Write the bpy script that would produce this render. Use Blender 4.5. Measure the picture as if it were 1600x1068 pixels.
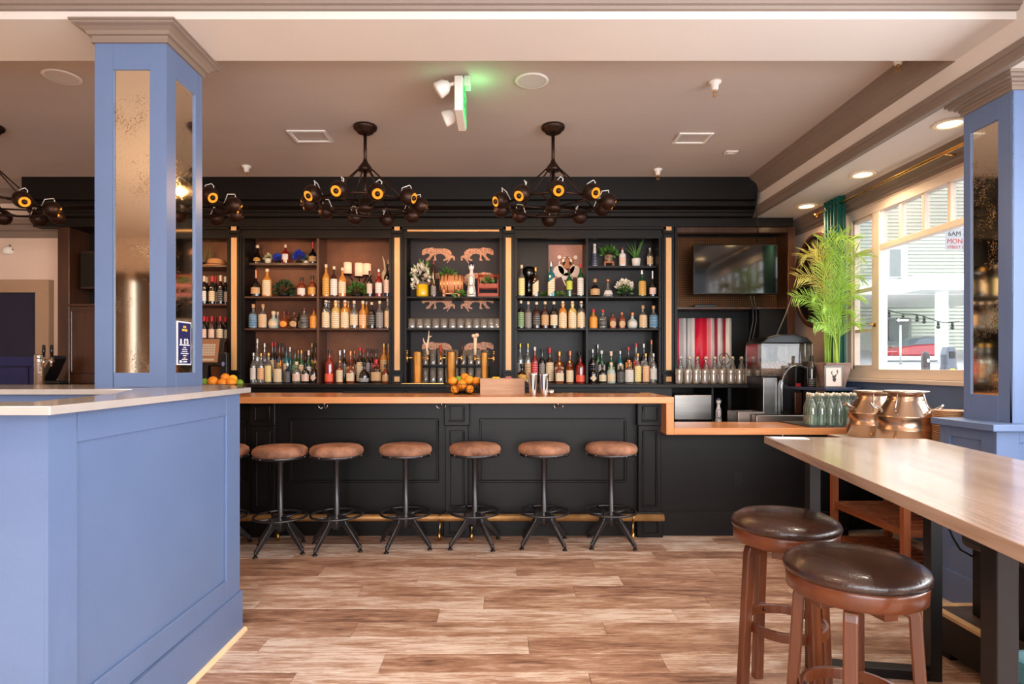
import bpy, math, random
from mathutils import Vector, Matrix
R = random.Random(7)
S = bpy.context.scene
COL = S.collection
for _o in list(bpy.data.objects): bpy.data.objects.remove(_o)

# ------------------------------------------------------------------ camera
F, CX, CY, EYE = 940.0, 785.0, 572.0, 1.28      # focal length and vanishing point in pixels of the 1600x1068 frame
cam = bpy.data.cameras.new('camera'); cam.sensor_width = 36.0; cam.lens = 36.0 * F / 1600.0
cam.shift_x = (800 - CX) / 1600.0; cam.shift_y = (CY - 534) / 1600.0; cam.clip_start = 0.05; cam.clip_end = 400
camo = bpy.data.objects.new('camera', cam); COL.objects.link(camo)
camo.location = (0, 0, EYE); camo.rotation_euler = (math.pi/2, 0, 0)
S.camera = camo

# ------------------------------------------------------------------ world, exposure
S.view_settings.view_transform = 'Standard'; S.view_settings.look = 'None'
S.view_settings.gamma = 1.0; S.view_settings.exposure = 0.1; S.view_settings.use_curve_mapping = False
W = bpy.data.worlds.new('overcast_sky'); S.world = W; W.use_nodes = True
W.node_tree.nodes['Background'].inputs[0].default_value = (0.86, 0.93, 1.0, 1)
W.node_tree.nodes['Background'].inputs[1].default_value = 4.8

# ------------------------------------------------------------------ daylight through the windows behind and beside the camera, ceiling lamps
def area(name, loc, rot, sx, sy, power, col=(1, 1, 1)):
    l = bpy.data.lights.new(name, 'AREA'); l.shape = 'RECTANGLE'; l.size = sx; l.size_y = sy; l.energy = power; l.color = col
    o = bpy.data.objects.new(name, l); COL.objects.link(o); o.location = loc; o.rotation_euler = rot
    return o
def point(name, loc, power, col, r=0.05, parent=None):
    l = bpy.data.lights.new(name, 'POINT'); l.energy = power; l.color = col; l.shadow_soft_size = r
    o = bpy.data.objects.new(name, l); COL.objects.link(o); o.location = loc
    if parent: o.parent = parent
    return o
def spot(name, loc, power, col, ang=2.2, blend=0.6, r=0.05, parent=None):
    l = bpy.data.lights.new(name, 'SPOT'); l.energy = power; l.color = col; l.shadow_soft_size = r; l.spot_size = ang; l.spot_blend = blend
    o = bpy.data.objects.new(name, l); COL.objects.link(o); o.location = loc
    if parent: o.parent = parent
    return o
area('daylight_front_window', (0.7, -2.5, 1.55), (math.pi/2, 0, 0), 4.0, 2.0, 118, (0.96, 0.98, 1.0))
area('daylight_side_window', (3.0, 0.6, 1.75), (math.pi/2, 0, math.pi/2), 3.4, 1.6, 115, (0.95, 0.97, 1.0))
for i, (x, y) in enumerate([(-3.4, 0.7), (-3.4, -1.4), (-0.9, 0.9), (-0.9, -1.2), (1.5, 1.9), (1.5, -0.6)]):
    spot('ceiling_downlight', (x, y, 3.07), 105 if x < 1 else 70, (1.0, 0.74, 0.50) if x < 1 else (1.0, 0.84, 0.68), 2.4, 0.8, 0.07)

# ------------------------------------------------------------------ materials
def lin(c): return tuple(((v/255.0)/12.92 if v/255.0 <= 0.04045 else ((v/255.0+0.055)/1.055)**2.4) for v in c)
MATS = {}
def base(name):
    m = bpy.data.materials.new(name); m.use_nodes = True
    nt = m.node_tree; return m, nt, nt.nodes['Principled BSDF']
def N(nt, t, **kw):
    n = nt.nodes.new(t)
    for k, v in kw.items(): setattr(n, k, v)
    return n
def mat(name, rgb, rough=0.5, metal=0.0, var=0.0, vscale=8.0, bump=0.0, bscale=40.0, stretch=(1, 1, 1), coat=0.0, spec=0.5, rgb2=None, emit=0.0, rnd=0.0):
    """procedural material; rgb is sRGB 0-255; var mixes towards rgb2 by noise; rnd shifts brightness per object"""
    if name in MATS: return MATS[name]
    m, nt, b = base(name)
    c = lin(rgb); b.inputs['Base Color'].default_value = (*c, 1)
    b.inputs['Roughness'].default_value = rough; b.inputs['Metallic'].default_value = metal
    b.inputs['Specular IOR Level'].default_value = spec; b.inputs['Coat Weight'].default_value = coat; b.inputs['Coat Roughness'].default_value = 0.1
    if var or bump or rnd:
        tc = N(nt, 'ShaderNodeTexCoord'); mp = N(nt, 'ShaderNodeMapping'); mp.inputs['Scale'].default_value = stretch
        oi = N(nt, 'ShaderNodeObjectInfo'); vm = N(nt, 'ShaderNodeVectorMath', operation='SCALE')
        cx = N(nt, 'ShaderNodeCombineXYZ')
        for k in range(3): nt.links.new(oi.outputs['Random'], cx.inputs[k])
        vm.inputs['Scale'].default_value = 37.0; nt.links.new(cx.outputs[0], vm.inputs[0])
        ad = N(nt, 'ShaderNodeVectorMath', operation='ADD')
        nt.links.new(tc.outputs['Object'], ad.inputs[0]); nt.links.new(vm.outputs[0], ad.inputs[1]); nt.links.new(ad.outputs[0], mp.inputs['Vector'])
        src = None
        if var:
            no = N(nt, 'ShaderNodeTexNoise'); no.inputs['Scale'].default_value = vscale; no.inputs['Detail'].default_value = 6; no.inputs['Roughness'].default_value = 0.6
            nt.links.new(mp.outputs[0], no.inputs['Vector'])
            cr = N(nt, 'ShaderNodeValToRGB'); cr.color_ramp.elements[0].position = 0.3; cr.color_ramp.elements[1].position = 0.7
            c2 = lin(rgb2) if rgb2 else tuple(v*(1-var) for v in c)
            cr.color_ramp.elements[0].color = (*c2, 1); cr.color_ramp.elements[1].color = (*c, 1)
            nt.links.new(no.outputs['Fac'], cr.inputs['Fac']); src = cr.outputs['Color']
        if rnd:
            hs = N(nt, 'ShaderNodeHueSaturation'); mr = N(nt, 'ShaderNodeMapRange'); mr.inputs['To Min'].default_value = 1-rnd; mr.inputs['To Max'].default_value = 1+rnd
            nt.links.new(oi.outputs['Random'], mr.inputs['Value']); nt.links.new(mr.outputs[0], hs.inputs['Value'])
            if src is not None: nt.links.new(src, hs.inputs['Color'])
            else: hs.inputs['Color'].default_value = (*c, 1)
            src = hs.outputs['Color']
        if src is not None: nt.links.new(src, b.inputs['Base Color'])
        if bump:
            nb = N(nt, 'ShaderNodeTexNoise'); nb.inputs['Scale'].default_value = bscale; nb.inputs['Detail'].default_value = 4
            nt.links.new(mp.outputs[0], nb.inputs['Vector'])
            bp = N(nt, 'ShaderNodeBump'); bp.inputs['Strength'].default_value = bump; bp.inputs['Distance'].default_value = 0.01
            nt.links.new(nb.outputs['Fac'], bp.inputs['Height']); nt.links.new(bp.outputs[0], b.inputs['Normal'])
    if emit:
        b.inputs['Emission Color'].default_value = (*c, 1); b.inputs['Emission Strength'].default_value = emit
    MATS[name] = m; return m
def wood(name, rgb, rgb2, axis='x', rough=0.4, coat=0.0, scale=3.0, rnd=0.0, rgb3=None, spec=0.5):
    """grained wood along one axis"""
    if name in MATS: return MATS[name]
    m, nt, b = base(name)
    tc = N(nt, 'ShaderNodeTexCoord'); mp = N(nt, 'ShaderNodeMapping'); st = {'x': (0.6, 9, 9), 'y': (9, 0.6, 9), 'z': (9, 9, 0.6)}[axis]
    mp.inputs['Scale'].default_value = st
    oi = N(nt, 'ShaderNodeObjectInfo'); cx = N(nt, 'ShaderNodeCombineXYZ')
    for k in range(3): nt.links.new(oi.outputs['Random'], cx.inputs[k])
    vm = N(nt, 'ShaderNodeVectorMath', operation='SCALE'); vm.inputs['Scale'].default_value = 53.0; nt.links.new(cx.outputs[0], vm.inputs[0])
    ad = N(nt, 'ShaderNodeVectorMath', operation='ADD'); nt.links.new(tc.outputs['Object'], ad.inputs[0]); nt.links.new(vm.outputs[0], ad.inputs[1])
    nt.links.new(ad.outputs[0], mp.inputs['Vector'])
    n1 = N(nt, 'ShaderNodeTexNoise'); n1.inputs['Scale'].default_value = scale; n1.inputs['Detail'].default_value = 8; n1.inputs['Roughness'].default_value = 0.62; n1.inputs['Distortion'].default_value = 0.6
    nt.links.new(mp.outputs[0], n1.inputs['Vector'])
    cr = N(nt, 'ShaderNodeValToRGB'); e = cr.color_ramp.elements
    e[0].position = 0.28; e[0].color = (*lin(rgb2), 1); e[1].position = 0.66; e[1].color = (*lin(rgb), 1)
    if rgb3:
        k = cr.color_ramp.elements.new(0.47); k.color = (*lin(rgb3), 1)
    nt.links.new(n1.outputs['Fac'], cr.inputs['Fac'])
    hs = N(nt, 'ShaderNodeHueSaturation'); mr = N(nt, 'ShaderNodeMapRange'); mr.inputs['To Min'].default_value = 1-rnd; mr.inputs['To Max'].default_value = 1+rnd
    nt.links.new(oi.outputs['Random'], mr.inputs['Value']); nt.links.new(mr.outputs[0], hs.inputs['Value']); nt.links.new(cr.outputs[0], hs.inputs['Color'])
    nt.links.new(hs.outputs[0], b.inputs['Base Color'])
    b.inputs['Roughness'].default_value = rough; b.inputs['Coat Weight'].default_value = coat; b.inputs['Coat Roughness'].default_value = 0.15; b.inputs['Specular IOR Level'].default_value = spec
    bp = N(nt, 'ShaderNodeBump'); bp.inputs['Strength'].default_value = 0.12; bp.inputs['Distance'].default_value = 0.004
    nt.links.new(n1.outputs['Fac'], bp.inputs['Height']); nt.links.new(bp.outputs[0], b.inputs['Normal'])
    MATS[name] = m; return m
def glass(name, rgb, gloss=0.08, rough=0.02, milk=0.0, gmax=0.75):
    """thin clear glass: tinted see-through with fresnel reflection, milk adds a diffuse body"""
    if name in MATS: return MATS[name]
    m = bpy.data.materials.new(name); m.use_nodes = True; nt = m.node_tree; nt.nodes.clear()
    out = N(nt, 'ShaderNodeOutputMaterial'); tr = N(nt, 'ShaderNodeBsdfTransparent'); gl = N(nt, 'ShaderNodeBsdfGlossy')
    tr.inputs[0].default_value = (*lin(rgb), 1); gl.inputs['Roughness'].default_value = rough
    fr = N(nt, 'ShaderNodeLayerWeight'); fr.inputs['Blend'].default_value = 0.35
    mr = N(nt, 'ShaderNodeMapRange'); mr.inputs['To Min'].default_value = gloss; mr.inputs['To Max'].default_value = gmax
    nt.links.new(fr.outputs['Fresnel'], mr.inputs['Value'])
    mx = N(nt, 'ShaderNodeMixShader'); nt.links.new(mr.outputs[0], mx.inputs['Fac']); nt.links.new(gl.outputs[0], mx.inputs[2])
    if milk:
        df = N(nt, 'ShaderNodeBsdfDiffuse'); df.inputs[0].default_value = (*lin(rgb), 1)
        m2 = N(nt, 'ShaderNodeMixShader'); m2.inputs['Fac'].default_value = milk
        nt.links.new(tr.outputs[0], m2.inputs[1]); nt.links.new(df.outputs[0], m2.inputs[2]); nt.links.new(m2.outputs[0], mx.inputs[1])
    else: nt.links.new(tr.outputs[0], mx.inputs[1])
    nt.links.new(mx.outputs[0], out.inputs[0]); MATS[name] = m; return m
def emis(name, rgb, strength):
    if name in MATS: return MATS[name]
    m = bpy.data.materials.new(name); m.use_nodes = True; nt = m.node_tree; nt.nodes.clear()
    out = N(nt, 'ShaderNodeOutputMaterial'); e = N(nt, 'ShaderNodeEmission'); e.inputs[0].default_value = (*lin(rgb), 1); e.inputs[1].default_value = strength
    nt.links.new(e.outputs[0], out.inputs[0]); MATS[name] = m; return m
def antique_mirror(name):
    m, nt, b = base(name)
    tc = N(nt, 'ShaderNodeTexCoord'); n1 = N(nt, 'ShaderNodeTexNoise'); n1.inputs['Scale'].default_value = 5.0; n1.inputs['Detail'].default_value = 4
    n2 = N(nt, 'ShaderNodeTexNoise'); n2.inputs['Scale'].default_value = 150; n2.inputs['Detail'].default_value = 6
    for n in (n1, n2): nt.links.new(tc.outputs['Object'], n.inputs['Vector'])
    mu = N(nt, 'ShaderNodeMath', operation='MULTIPLY'); nt.links.new(n1.outputs['Fac'], mu.inputs[0]); nt.links.new(n2.outputs['Fac'], mu.inputs[1])
    cr = N(nt, 'ShaderNodeValToRGB'); e = cr.color_ramp.elements; e[0].position = 0.30; e[0].color = (0.98, 0.87, 0.68, 1); e[1].position = 0.42; e[1].color = (0.42, 0.30, 0.19, 1)
    nt.links.new(mu.outputs[0], cr.inputs['Fac']); nt.links.new(cr.outputs[0], b.inputs['Base Color'])
    r2 = N(nt, 'ShaderNodeMapRange'); r2.inputs['From Min'].default_value = 0.28; r2.inputs['From Max'].default_value = 0.45; r2.inputs['To Min'].default_value = 0.05; r2.inputs['To Max'].default_value = 0.4
    nt.links.new(mu.outputs[0], r2.inputs['Value']); nt.links.new(r2.outputs[0], b.inputs['Roughness'])
    b.inputs['Metallic'].default_value = 1.0; return m
def floor_material():
    """weathered plank: blotchy brown with pale scuffs and dark streaks, shifted for each plank"""
    m, nt, b = base('plank_wood')
    tc = N(nt, 'ShaderNodeTexCoord'); oi = N(nt, 'ShaderNodeObjectInfo'); cx = N(nt, 'ShaderNodeCombineXYZ')
    for k in range(3): nt.links.new(oi.outputs['Random'], cx.inputs[k])
    vm = N(nt, 'ShaderNodeVectorMath', operation='SCALE'); vm.inputs['Scale'].default_value = 91.0; nt.links.new(cx.outputs[0], vm.inputs[0])
    ad = N(nt, 'ShaderNodeVectorMath', operation='ADD'); nt.links.new(tc.outputs['Object'], ad.inputs[0]); nt.links.new(vm.outputs[0], ad.inputs[1])
    def noise(scale, st, detail=8, ro=0.6, dist=0.0):
        mp = N(nt, 'ShaderNodeMapping'); mp.inputs['Scale'].default_value = st; nt.links.new(ad.outputs[0], mp.inputs['Vector'])
        n = N(nt, 'ShaderNodeTexNoise'); n.inputs['Scale'].default_value = scale; n.inputs['Detail'].default_value = detail; n.inputs['Roughness'].default_value = ro; n.inputs['Distortion'].default_value = dist
        nt.links.new(mp.outputs[0], n.inputs['Vector']); return n.outputs['Fac']
    g = noise(5.0, (1.3, 20, 20), 10, 0.72, 0.9); bl = noise(2.6, (1.3, 6.0, 6.0), 6, 0.65, 0.4); st = noise(16.0, (0.8, 12, 12), 8, 0.75, 1.2)
    cr = N(nt, 'ShaderNodeValToRGB'); e = cr.color_ramp.elements
    e[0].position = 0.36; e[0].color = (*lin((84, 60, 52)), 1); e[1].position = 0.65; e[1].color = (*lin((222, 204, 190)), 1)
    k = e.new(0.44); k.color = (*lin((138, 102, 84)), 1); k = e.new(0.54); k.color = (*lin((176, 138, 114)), 1)
    sm = N(nt, 'ShaderNodeMath', operation='MULTIPLY_ADD'); sm.inputs[1].default_value = 0.62; nt.links.new(g, sm.inputs[0])
    s2 = N(nt, 'ShaderNodeMath', operation='MULTIPLY_ADD'); s2.inputs[1].default_value = 0.50; s2.inputs[2].default_value = -0.025; nt.links.new(bl, s2.inputs[0]); nt.links.new(s2.outputs[0], sm.inputs[2])
    rv = N(nt, 'ShaderNodeMath', operation='MULTIPLY_ADD'); rv.inputs[1].default_value = 0.15; rv.inputs[2].default_value = -0.07; nt.links.new(oi.outputs['Random'], rv.inputs[0])
    s3 = N(nt, 'ShaderNodeMath', operation='ADD'); nt.links.new(sm.outputs[0], s3.inputs[0]); nt.links.new(rv.outputs[0], s3.inputs[1])
    nt.links.new(s3.outputs[0], cr.inputs['Fac'])
    mx = N(nt, 'ShaderNodeMixRGB', blend_type='MULTIPLY'); cr2 = N(nt, 'ShaderNodeValToRGB')
    cr2.color_ramp.elements[0].position = 0.30; cr2.color_ramp.elements[0].color = (0.45, 0.42, 0.40, 1); cr2.color_ramp.elements[1].position = 0.46; cr2.color_ramp.elements[1].color = (1, 1, 1, 1)
    nt.links.new(st, cr2.inputs['Fac']); mx.inputs['Fac'].default_value = 0.75
    nt.links.new(cr.outputs[0], mx.inputs[1]); nt.links.new(cr2.outputs[0], mx.inputs[2])
    nt.links.new(mx.outputs[0], b.inputs['Base Color']); b.inputs['Roughness'].default_value = 0.42
    bp = N(nt, 'ShaderNodeBump'); bp.inputs['Strength'].default_value = 0.15; bp.inputs['Distance'].default_value = 0.004
    nt.links.new(st, bp.inputs['Height']); nt.links.new(bp.outputs[0], b.inputs['Normal'])
    MATS['plank_wood'] = m; return m

# ------------------------------------------------------------------ mesh building
class MB:
    def __init__(s): s.v = []; s.f = []; s.sm = []
    def add(s, vs, fs, smooth=False):
        n = len(s.v); s.v += [tuple(v) for v in vs]; s.f += [tuple(i+n for i in f) for f in fs]; s.sm += [smooth]*len(fs); return s
    def box(s, x0, x1, y0, y1, z0, z1):
        if x0 > x1: x0, x1 = x1, x0
        if y0 > y1: y0, y1 = y1, y0
        if z0 > z1: z0, z1 = z1, z0
        return s.add([(x0,y0,z0),(x1,y0,z0),(x1,y1,z0),(x0,y1,z0),(x0,y0,z1),(x1,y0,z1),(x1,y1,z1),(x0,y1,z1)],
                     [(0,3,2,1),(4,5,6,7),(0,1,5,4),(1,2,6,5),(2,3,7,6),(3,0,4,7)])
    def lathe(s, prof, n=16, c=(0,0,0), smooth=True, sq=0.0, caps=True, a0=0.0, a1=2*math.pi):
        """profile [(r,z)] about z; sq>0 squares the section (superellipse)"""
        full = abs(a1-a0-2*math.pi) < 1e-6; m = n if full else n+1
        vs = []
        for r, z in prof:
            for i in range(m):
                a = a0 + (a1-a0)*i/n; ca, sa = math.cos(a), math.sin(a); k = 1.0
                if sq: k = 1.0/((abs(ca)**sq+abs(sa)**sq)**(1.0/sq))
                vs.append((c[0]+r*k*ca, c[1]+r*k*sa, c[2]+z))
        fs = []
        for j in range(len(prof)-1):
            for i in range(n):
                k = (i+1) % m if full else i+1
                fs.append((j*m+i, j*m+k, (j+1)*m+k, (j+1)*m+i))
        s.add(vs, fs, smooth)
        if caps and full:
            if prof[0][0] > 1e-5: s.add(vs[:m], [tuple(reversed(range(m)))])
            if prof[-1][0] > 1e-5: s.add(vs[-m:], [tuple(range(m))])
        return s
    def cyl(s, p0, p1, r0, r1=None, n=10, smooth=True):
        r1 = r0 if r1 is None else r1
        return s.tube([p0, p1], [r0, r1], n, smooth=smooth)
    def tube(s, pts, r, n=8, closed=False, smooth=True, flat=None):
        """tube along points; flat=(a,b) scales the section along its two axes"""
        P = [Vector(p) for p in pts]; L = len(P); rs = r if isinstance(r, (list, tuple)) else [r]*L
        up = None; vs = []
        for i in range(L):
            if closed: t = P[(i+1) % L]-P[i-1]
            else: t = P[min(i+1, L-1)]-P[max(i-1, 0)]
            t = t.normalized() if t.length > 1e-9 else Vector((0, 0, 1))
            if up is None:
                up = Vector((0, 0, 1)) if abs(t.z) < 0.9 else Vector((0, 1, 0))
            a = t.cross(up)
            if a.length < 1e-6: a = t.orthogonal()
            a.normalize(); b = a.cross(t).normalized(); up = b
            fa, fb = flat if flat else (1, 1)
            for k in range(n):
                q = 2*math.pi*k/n; vs.append(P[i]+a*math.cos(q)*rs[i]*fa+b*math.sin(q)*rs[i]*fb)
        fs = []
        for i in range(L if closed else L-1):
            j = (i+1) % L
            for k in range(n): fs.append((i*n+k, i*n+(k+1) % n, j*n+(k+1) % n, j*n+k))
        s.add(vs, fs, smooth)
        if not closed:
            s.add(vs[:n], [tuple(reversed(range(n)))]); s.add(vs[-n:], [tuple(range(n))])
        return s
    def ring(s, c, rad, r, n=32, m=8, rx=None):
        return s.tube([(c[0]+rad*math.cos(2*math.pi*i/n), c[1]+(rx or rad)*math.sin(2*math.pi*i/n), c[2]) for i in range(n)], r, m, closed=True)
    def prism(s, poly, a0, a1, plane='xy', smooth=False):
        """poly extruded between a0 and a1 along the third axis"""
        def mk(p, a): return {'xy': (p[0], p[1], a), 'xz': (p[0], a, p[1]), 'yz': (a, p[0], p[1])}[plane]
        n = len(poly); vs = [mk(p, a0) for p in poly]+[mk(p, a1) for p in poly]
        s.add(vs, [tuple(range(n)), tuple(range(2*n-1, n-1, -1))])
        return s.add(vs, [(i, (i+1) % n, n+(i+1) % n, n+i) for i in range(n)], smooth)
    def sphere(s, c, r, n=14, m=9, sc=(1, 1, 1)):
        prof = [(max(r*math.sin(math.pi*j/m), 0), -r*math.cos(math.pi*j/m)) for j in range(m+1)]
        k = len(s.v); s.lathe(prof, n, (0, 0, 0), caps=False)
        for i in range(k, len(s.v)):
            v = s.v[i]; s.v[i] = (c[0]+v[0]*sc[0], c[1]+v[1]*sc[1], c[2]+v[2]*sc[2])
        return s
    def quad(s, a, b, c, d): return s.add([a, b, c, d], [(0, 1, 2, 3)])
    def xf(s, M, start=0):
        for i in range(start, len(s.v)): s.v[i] = tuple(M @ Vector(s.v[i]))
        return s
    def mesh(s, name, m=None):
        me = bpy.data.meshes.new(name); me.from_pydata(s.v, [], s.f); me.polygons.foreach_set('use_smooth', s.sm); me.update()
        import bmesh
        bm = bmesh.new(); bm.from_mesh(me); bmesh.ops.remove_doubles(bm, verts=bm.verts, dist=1e-6); bmesh.ops.recalc_face_normals(bm, faces=bm.faces); bm.to_mesh(me); bm.free()
        if m: me.materials.append(m)
        return me
    def build(s, name, m, parent=None, label=None, cat=None, group=None, kind=None, bevel=0, seg=2, loc=None, rot=None):
        o = bpy.data.objects.new(name, s.mesh(name, m)); COL.objects.link(o)
        if parent: o.parent = parent
        if loc: o.location = loc
        if rot: o.rotation_euler = rot
        tag(o, label, cat, group, kind)
        if bevel:
            b = o.modifiers.new('edge', 'BEVEL'); b.width = bevel; b.segments = seg; b.limit_method = 'ANGLE'; b.angle_limit = 0.7
        return o
def tag(o, label=None, cat=None, group=None, kind=None):
    if label: o['label'] = label
    if cat: o['category'] = cat
    if group: o['group'] = group
    if kind: o['kind'] = kind
    return o
def thing(name, label, cat, loc=(0, 0, 0), rz=0.0, group=None, kind=None):
    o = bpy.data.objects.new(name, None); COL.objects.link(o); o.location = loc; o.rotation_euler = (0, 0, rz); o.empty_display_size = 0.05
    return tag(o, label, cat, group, kind)
KIDS = {}
def dup(root, loc, rz=0.0, label=None, group=None, scale=None):
    r = root.copy(); COL.objects.link(r); r.location = loc; r.rotation_euler = (0, 0, rz)
    if label: r['label'] = label
    if group: r['group'] = group
    if scale: r.scale = scale
    kids = KIDS.get(root.name)
    if kids is None:
        kids = [(c, [g for g in bpy.data.objects if g.parent == c]) for c in bpy.data.objects if c.parent == root]; KIDS[root.name] = kids
    for c, gs in kids:
        n = c.copy(); COL.objects.link(n); n.parent = r
        for g in gs:
            h = g.copy(); COL.objects.link(h); h.parent = n
    return r
def at(px, py, Y): return ((px-CX)*Y/F, Y, EYE-(py-CY)*Y/F)
def xa(px, Y): return (px-CX)*Y/F
def za(py, Y): return EYE-(py-CY)*Y/F
def text_mesh(txt, size, m, name, parent=None, depth=0.0008, M=None, align='CENTER'):
    cu = bpy.data.curves.new(name, 'FONT'); cu.body = txt; cu.size = size; cu.align_x = align; cu.extrude = depth
    to = bpy.data.objects.new(name+'_curve', cu); COL.objects.link(to)
    me = bpy.data.meshes.new_from_object(to); bpy.data.objects.remove(to); bpy.data.curves.remove(cu)
    if M is not None: me.transform(M)
    me.materials.clear(); me.materials.append(m); me.name = name
    o = bpy.data.objects.new(name, me); COL.objects.link(o)
    if parent: o.parent = parent
    return o
ORD = ['', 'first', 'second', 'third', 'fourth', 'fifth', 'sixth', 'seventh', 'eighth', 'ninth', 'tenth', 'eleventh', 'twelfth', 'thirteenth', 'fourteenth', 'fifteenth', 'sixteenth', 'seventeenth', 'eighteenth', 'nineteenth', 'twentieth', 'twenty-first', 'twenty-second', 'twenty-third', 'twenty-fourth']

# ================================================================== colours of the place
BLUE = mat('blue_paint', (100, 121, 160), 0.42, var=0.10, vscale=2.5, bump=0.05, bscale=60)
CEIL = mat('ceiling_paint', (196, 182, 172), 0.85, var=0.06, vscale=1.2, stretch=(0.5, 3, 1))
BEAM = mat('beam_paint', (220, 211, 204), 0.75, var=0.04, vscale=2)
TAUPE = mat('taupe_trim', (132, 116, 105), 0.5, var=0.06, vscale=3)
PINKW = mat('warm_wall_paint', (224, 200, 182), 0.8, var=0.05, vscale=2)
BLACKW = wood('black_stained_wood', (19, 14, 12), (10, 7, 6), 'x', 0.42, 0.0, 2.0, spec=.28)
BLACKZ = wood('black_stained_wood_upright', (19, 14, 12), (10, 7, 6), 'z', 0.42, 0.0, 2.0, spec=.28)
BRACK = mat('black_paint_satin', (20, 17, 16), 0.45, var=0.3, vscale=3, rgb2=(12, 10, 9), spec=.28)
OAK = wood('golden_inlay_wood', (226, 178, 122), (206, 154, 98), 'z', 0.45, 0.1, 2.0)
OAKX = wood('golden_inlay_wood_level', (226, 178, 122), (206, 154, 98), 'x', 0.45, 0.1, 2.0)
BUTCHER = wood('butcher_block', (222, 150, 92), (190, 116, 64), 'x', 0.28, 0.3, 2.2, rnd=0.10)
BUTCHZ = wood('butcher_block_upright', (222, 150, 92), (190, 116, 64), 'z', 0.28, 0.3, 2.2)
STEELB = mat('black_steel', (40, 37, 38), 0.4, metal=0.6, var=0.2, vscale=6)
BRASS = mat('aged_brass', (200, 150, 92), 0.45, metal=0.55, var=0.35, vscale=5, rgb2=(140, 96, 56))
GOLD = mat('bright_brass', (222, 176, 104), 0.25, metal=1.0, var=0.2, vscale=8)
CHROME = mat('polished_steel', (214, 210, 206), 0.12, metal=1.0)
BRONZE = mat('dark_bronze', (64, 44, 36), 0.42, metal=0.8, var=0.3, vscale=10)
WHITE = mat('white_plastic', (232, 226, 220), 0.5)
BLACK = mat('black_plastic', (18, 17, 18), 0.3)
MIRROR = antique_mirror('antique_mirror')
CLEAR = glass('window_glass', (252, 252, 252), 0.015, gmax=.12)
CLEARG = glass('clear_bottle_glass', (232, 232, 226), 0.10, milk=0.10)
PLANK = floor_material()

# ================================================================== floor
fl = MB().box(-7.05, 3.1, -2.7, 6.4, -0.12, -0.013).build('floor', PLANK, label='brown weathered plank floor running across the bar room', cat='floor', kind='structure')
pm = {}
def plank_mesh(L):
    k = round(L, 3)
    if k not in pm:
        b = MB(); g = 0.0006; e = 0.0014; h = 0.0820
        x0, x1, y0, y1 = g, L-g, -h, h
        b.add([(x0,y0,-.013),(x1,y0,-.013),(x1,y1,-.013),(x0,y1,-.013),(x0,y0,-e),(x1,y0,-e),(x1,y1,-e),(x0,y1,-e),(x0+e,y0+e,0),(x1-e,y0+e,0),(x1-e,y1-e,0),(x0+e,y1-e,0)],
              [(0,3,2,1),(0,1,5,4),(1,2,6,5),(2,3,7,6),(3,0,4,7),(4,5,9,8),(5,6,10,9),(6,7,11,10),(7,4,8,11),(8,9,10,11)])
        pm[k] = b.mesh('plank', PLANK)
    return pm[k]
y = 1.28
row = 0
while y < 4.72:
    x = -2.55 + [0.0, 0.45, 0.86, 0.22, 0.66, 1.05][row % 6] + R.uniform(-.08, .08) - 1.2
    x = round(x, 2)
    while x < 3.0:
        L = 1.22; xs = x
        if xs + L > -2.3:
            e = min(xs+L, 3.02)
            if e-xs > 0.12:
                o = bpy.data.objects.new('plank', plank_mesh(e-xs)); COL.objects.link(o); o.location = (xs, y, 0); o.parent = fl
        x += L
    y += 0.165; row += 1

# ================================================================== shell
MB().box(-7.05, 2.49, -2.7, 6.4, 3.1, 3.2).build('ceiling', CEIL, label='taupe plaster ceiling above the bar', cat='ceiling', kind='structure')
MB().box(-7.05, 3.1, 6.3, 6.4, 0, 3.1).build('wall_back', PINKW, label='pale back wall behind the shelving', cat='wall', kind='structure')
MB().box(-7.15, -7.0, -2.7, 6.4, 0, 3.1).build('wall_left', PINKW, label='pale left wall of the room', cat='wall', kind='structure')
wf = MB()
wf.box(-7.05, -5.3, -2.7, -2.6, 0, 3.1).box(-5.2, -2.5, -2.7, -2.6, 0, 3.1).box(2.8, 3.1, -2.7, -2.6, 0, 3.1).box(-5.3, -5.2, -2.7, -2.6, 2.5, 3.1).box(-5.3, -5.2, -2.7, -2.6, 0, .5)
wf.box(-2.5, 2.8, -2.7, -2.6, 2.6, 3.1).box(-2.5, 2.8, -2.7, -2.6, 0, .5)
wf.build('wall_front', PINKW, label='street wall behind the viewer with window openings', cat='wall', kind='structure')
dr_ = mat('brown_drape', (120, 92, 66), .7, var=.3, vscale=4)
for nm_, x0, x1 in (('left', -6.2, -5.32), ('right', -5.18, -4.4)):
    b = MB(); n = 40
    b.add([(x0+(x1-x0)*i/n, -2.52+.03*math.sin(i*1.1), z) for z in (.1, 2.6) for i in range(n+1)], [(i, i+1, n+2+i, n+1+i) for i in range(n)], True)
    o = b.build('window_drape', dr_, None, 'long brown drape %s of the slit window behind the viewer' % nm_, 'curtain'); o.modifiers.new('thickness', 'SOLIDIFY').thickness = .004
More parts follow.
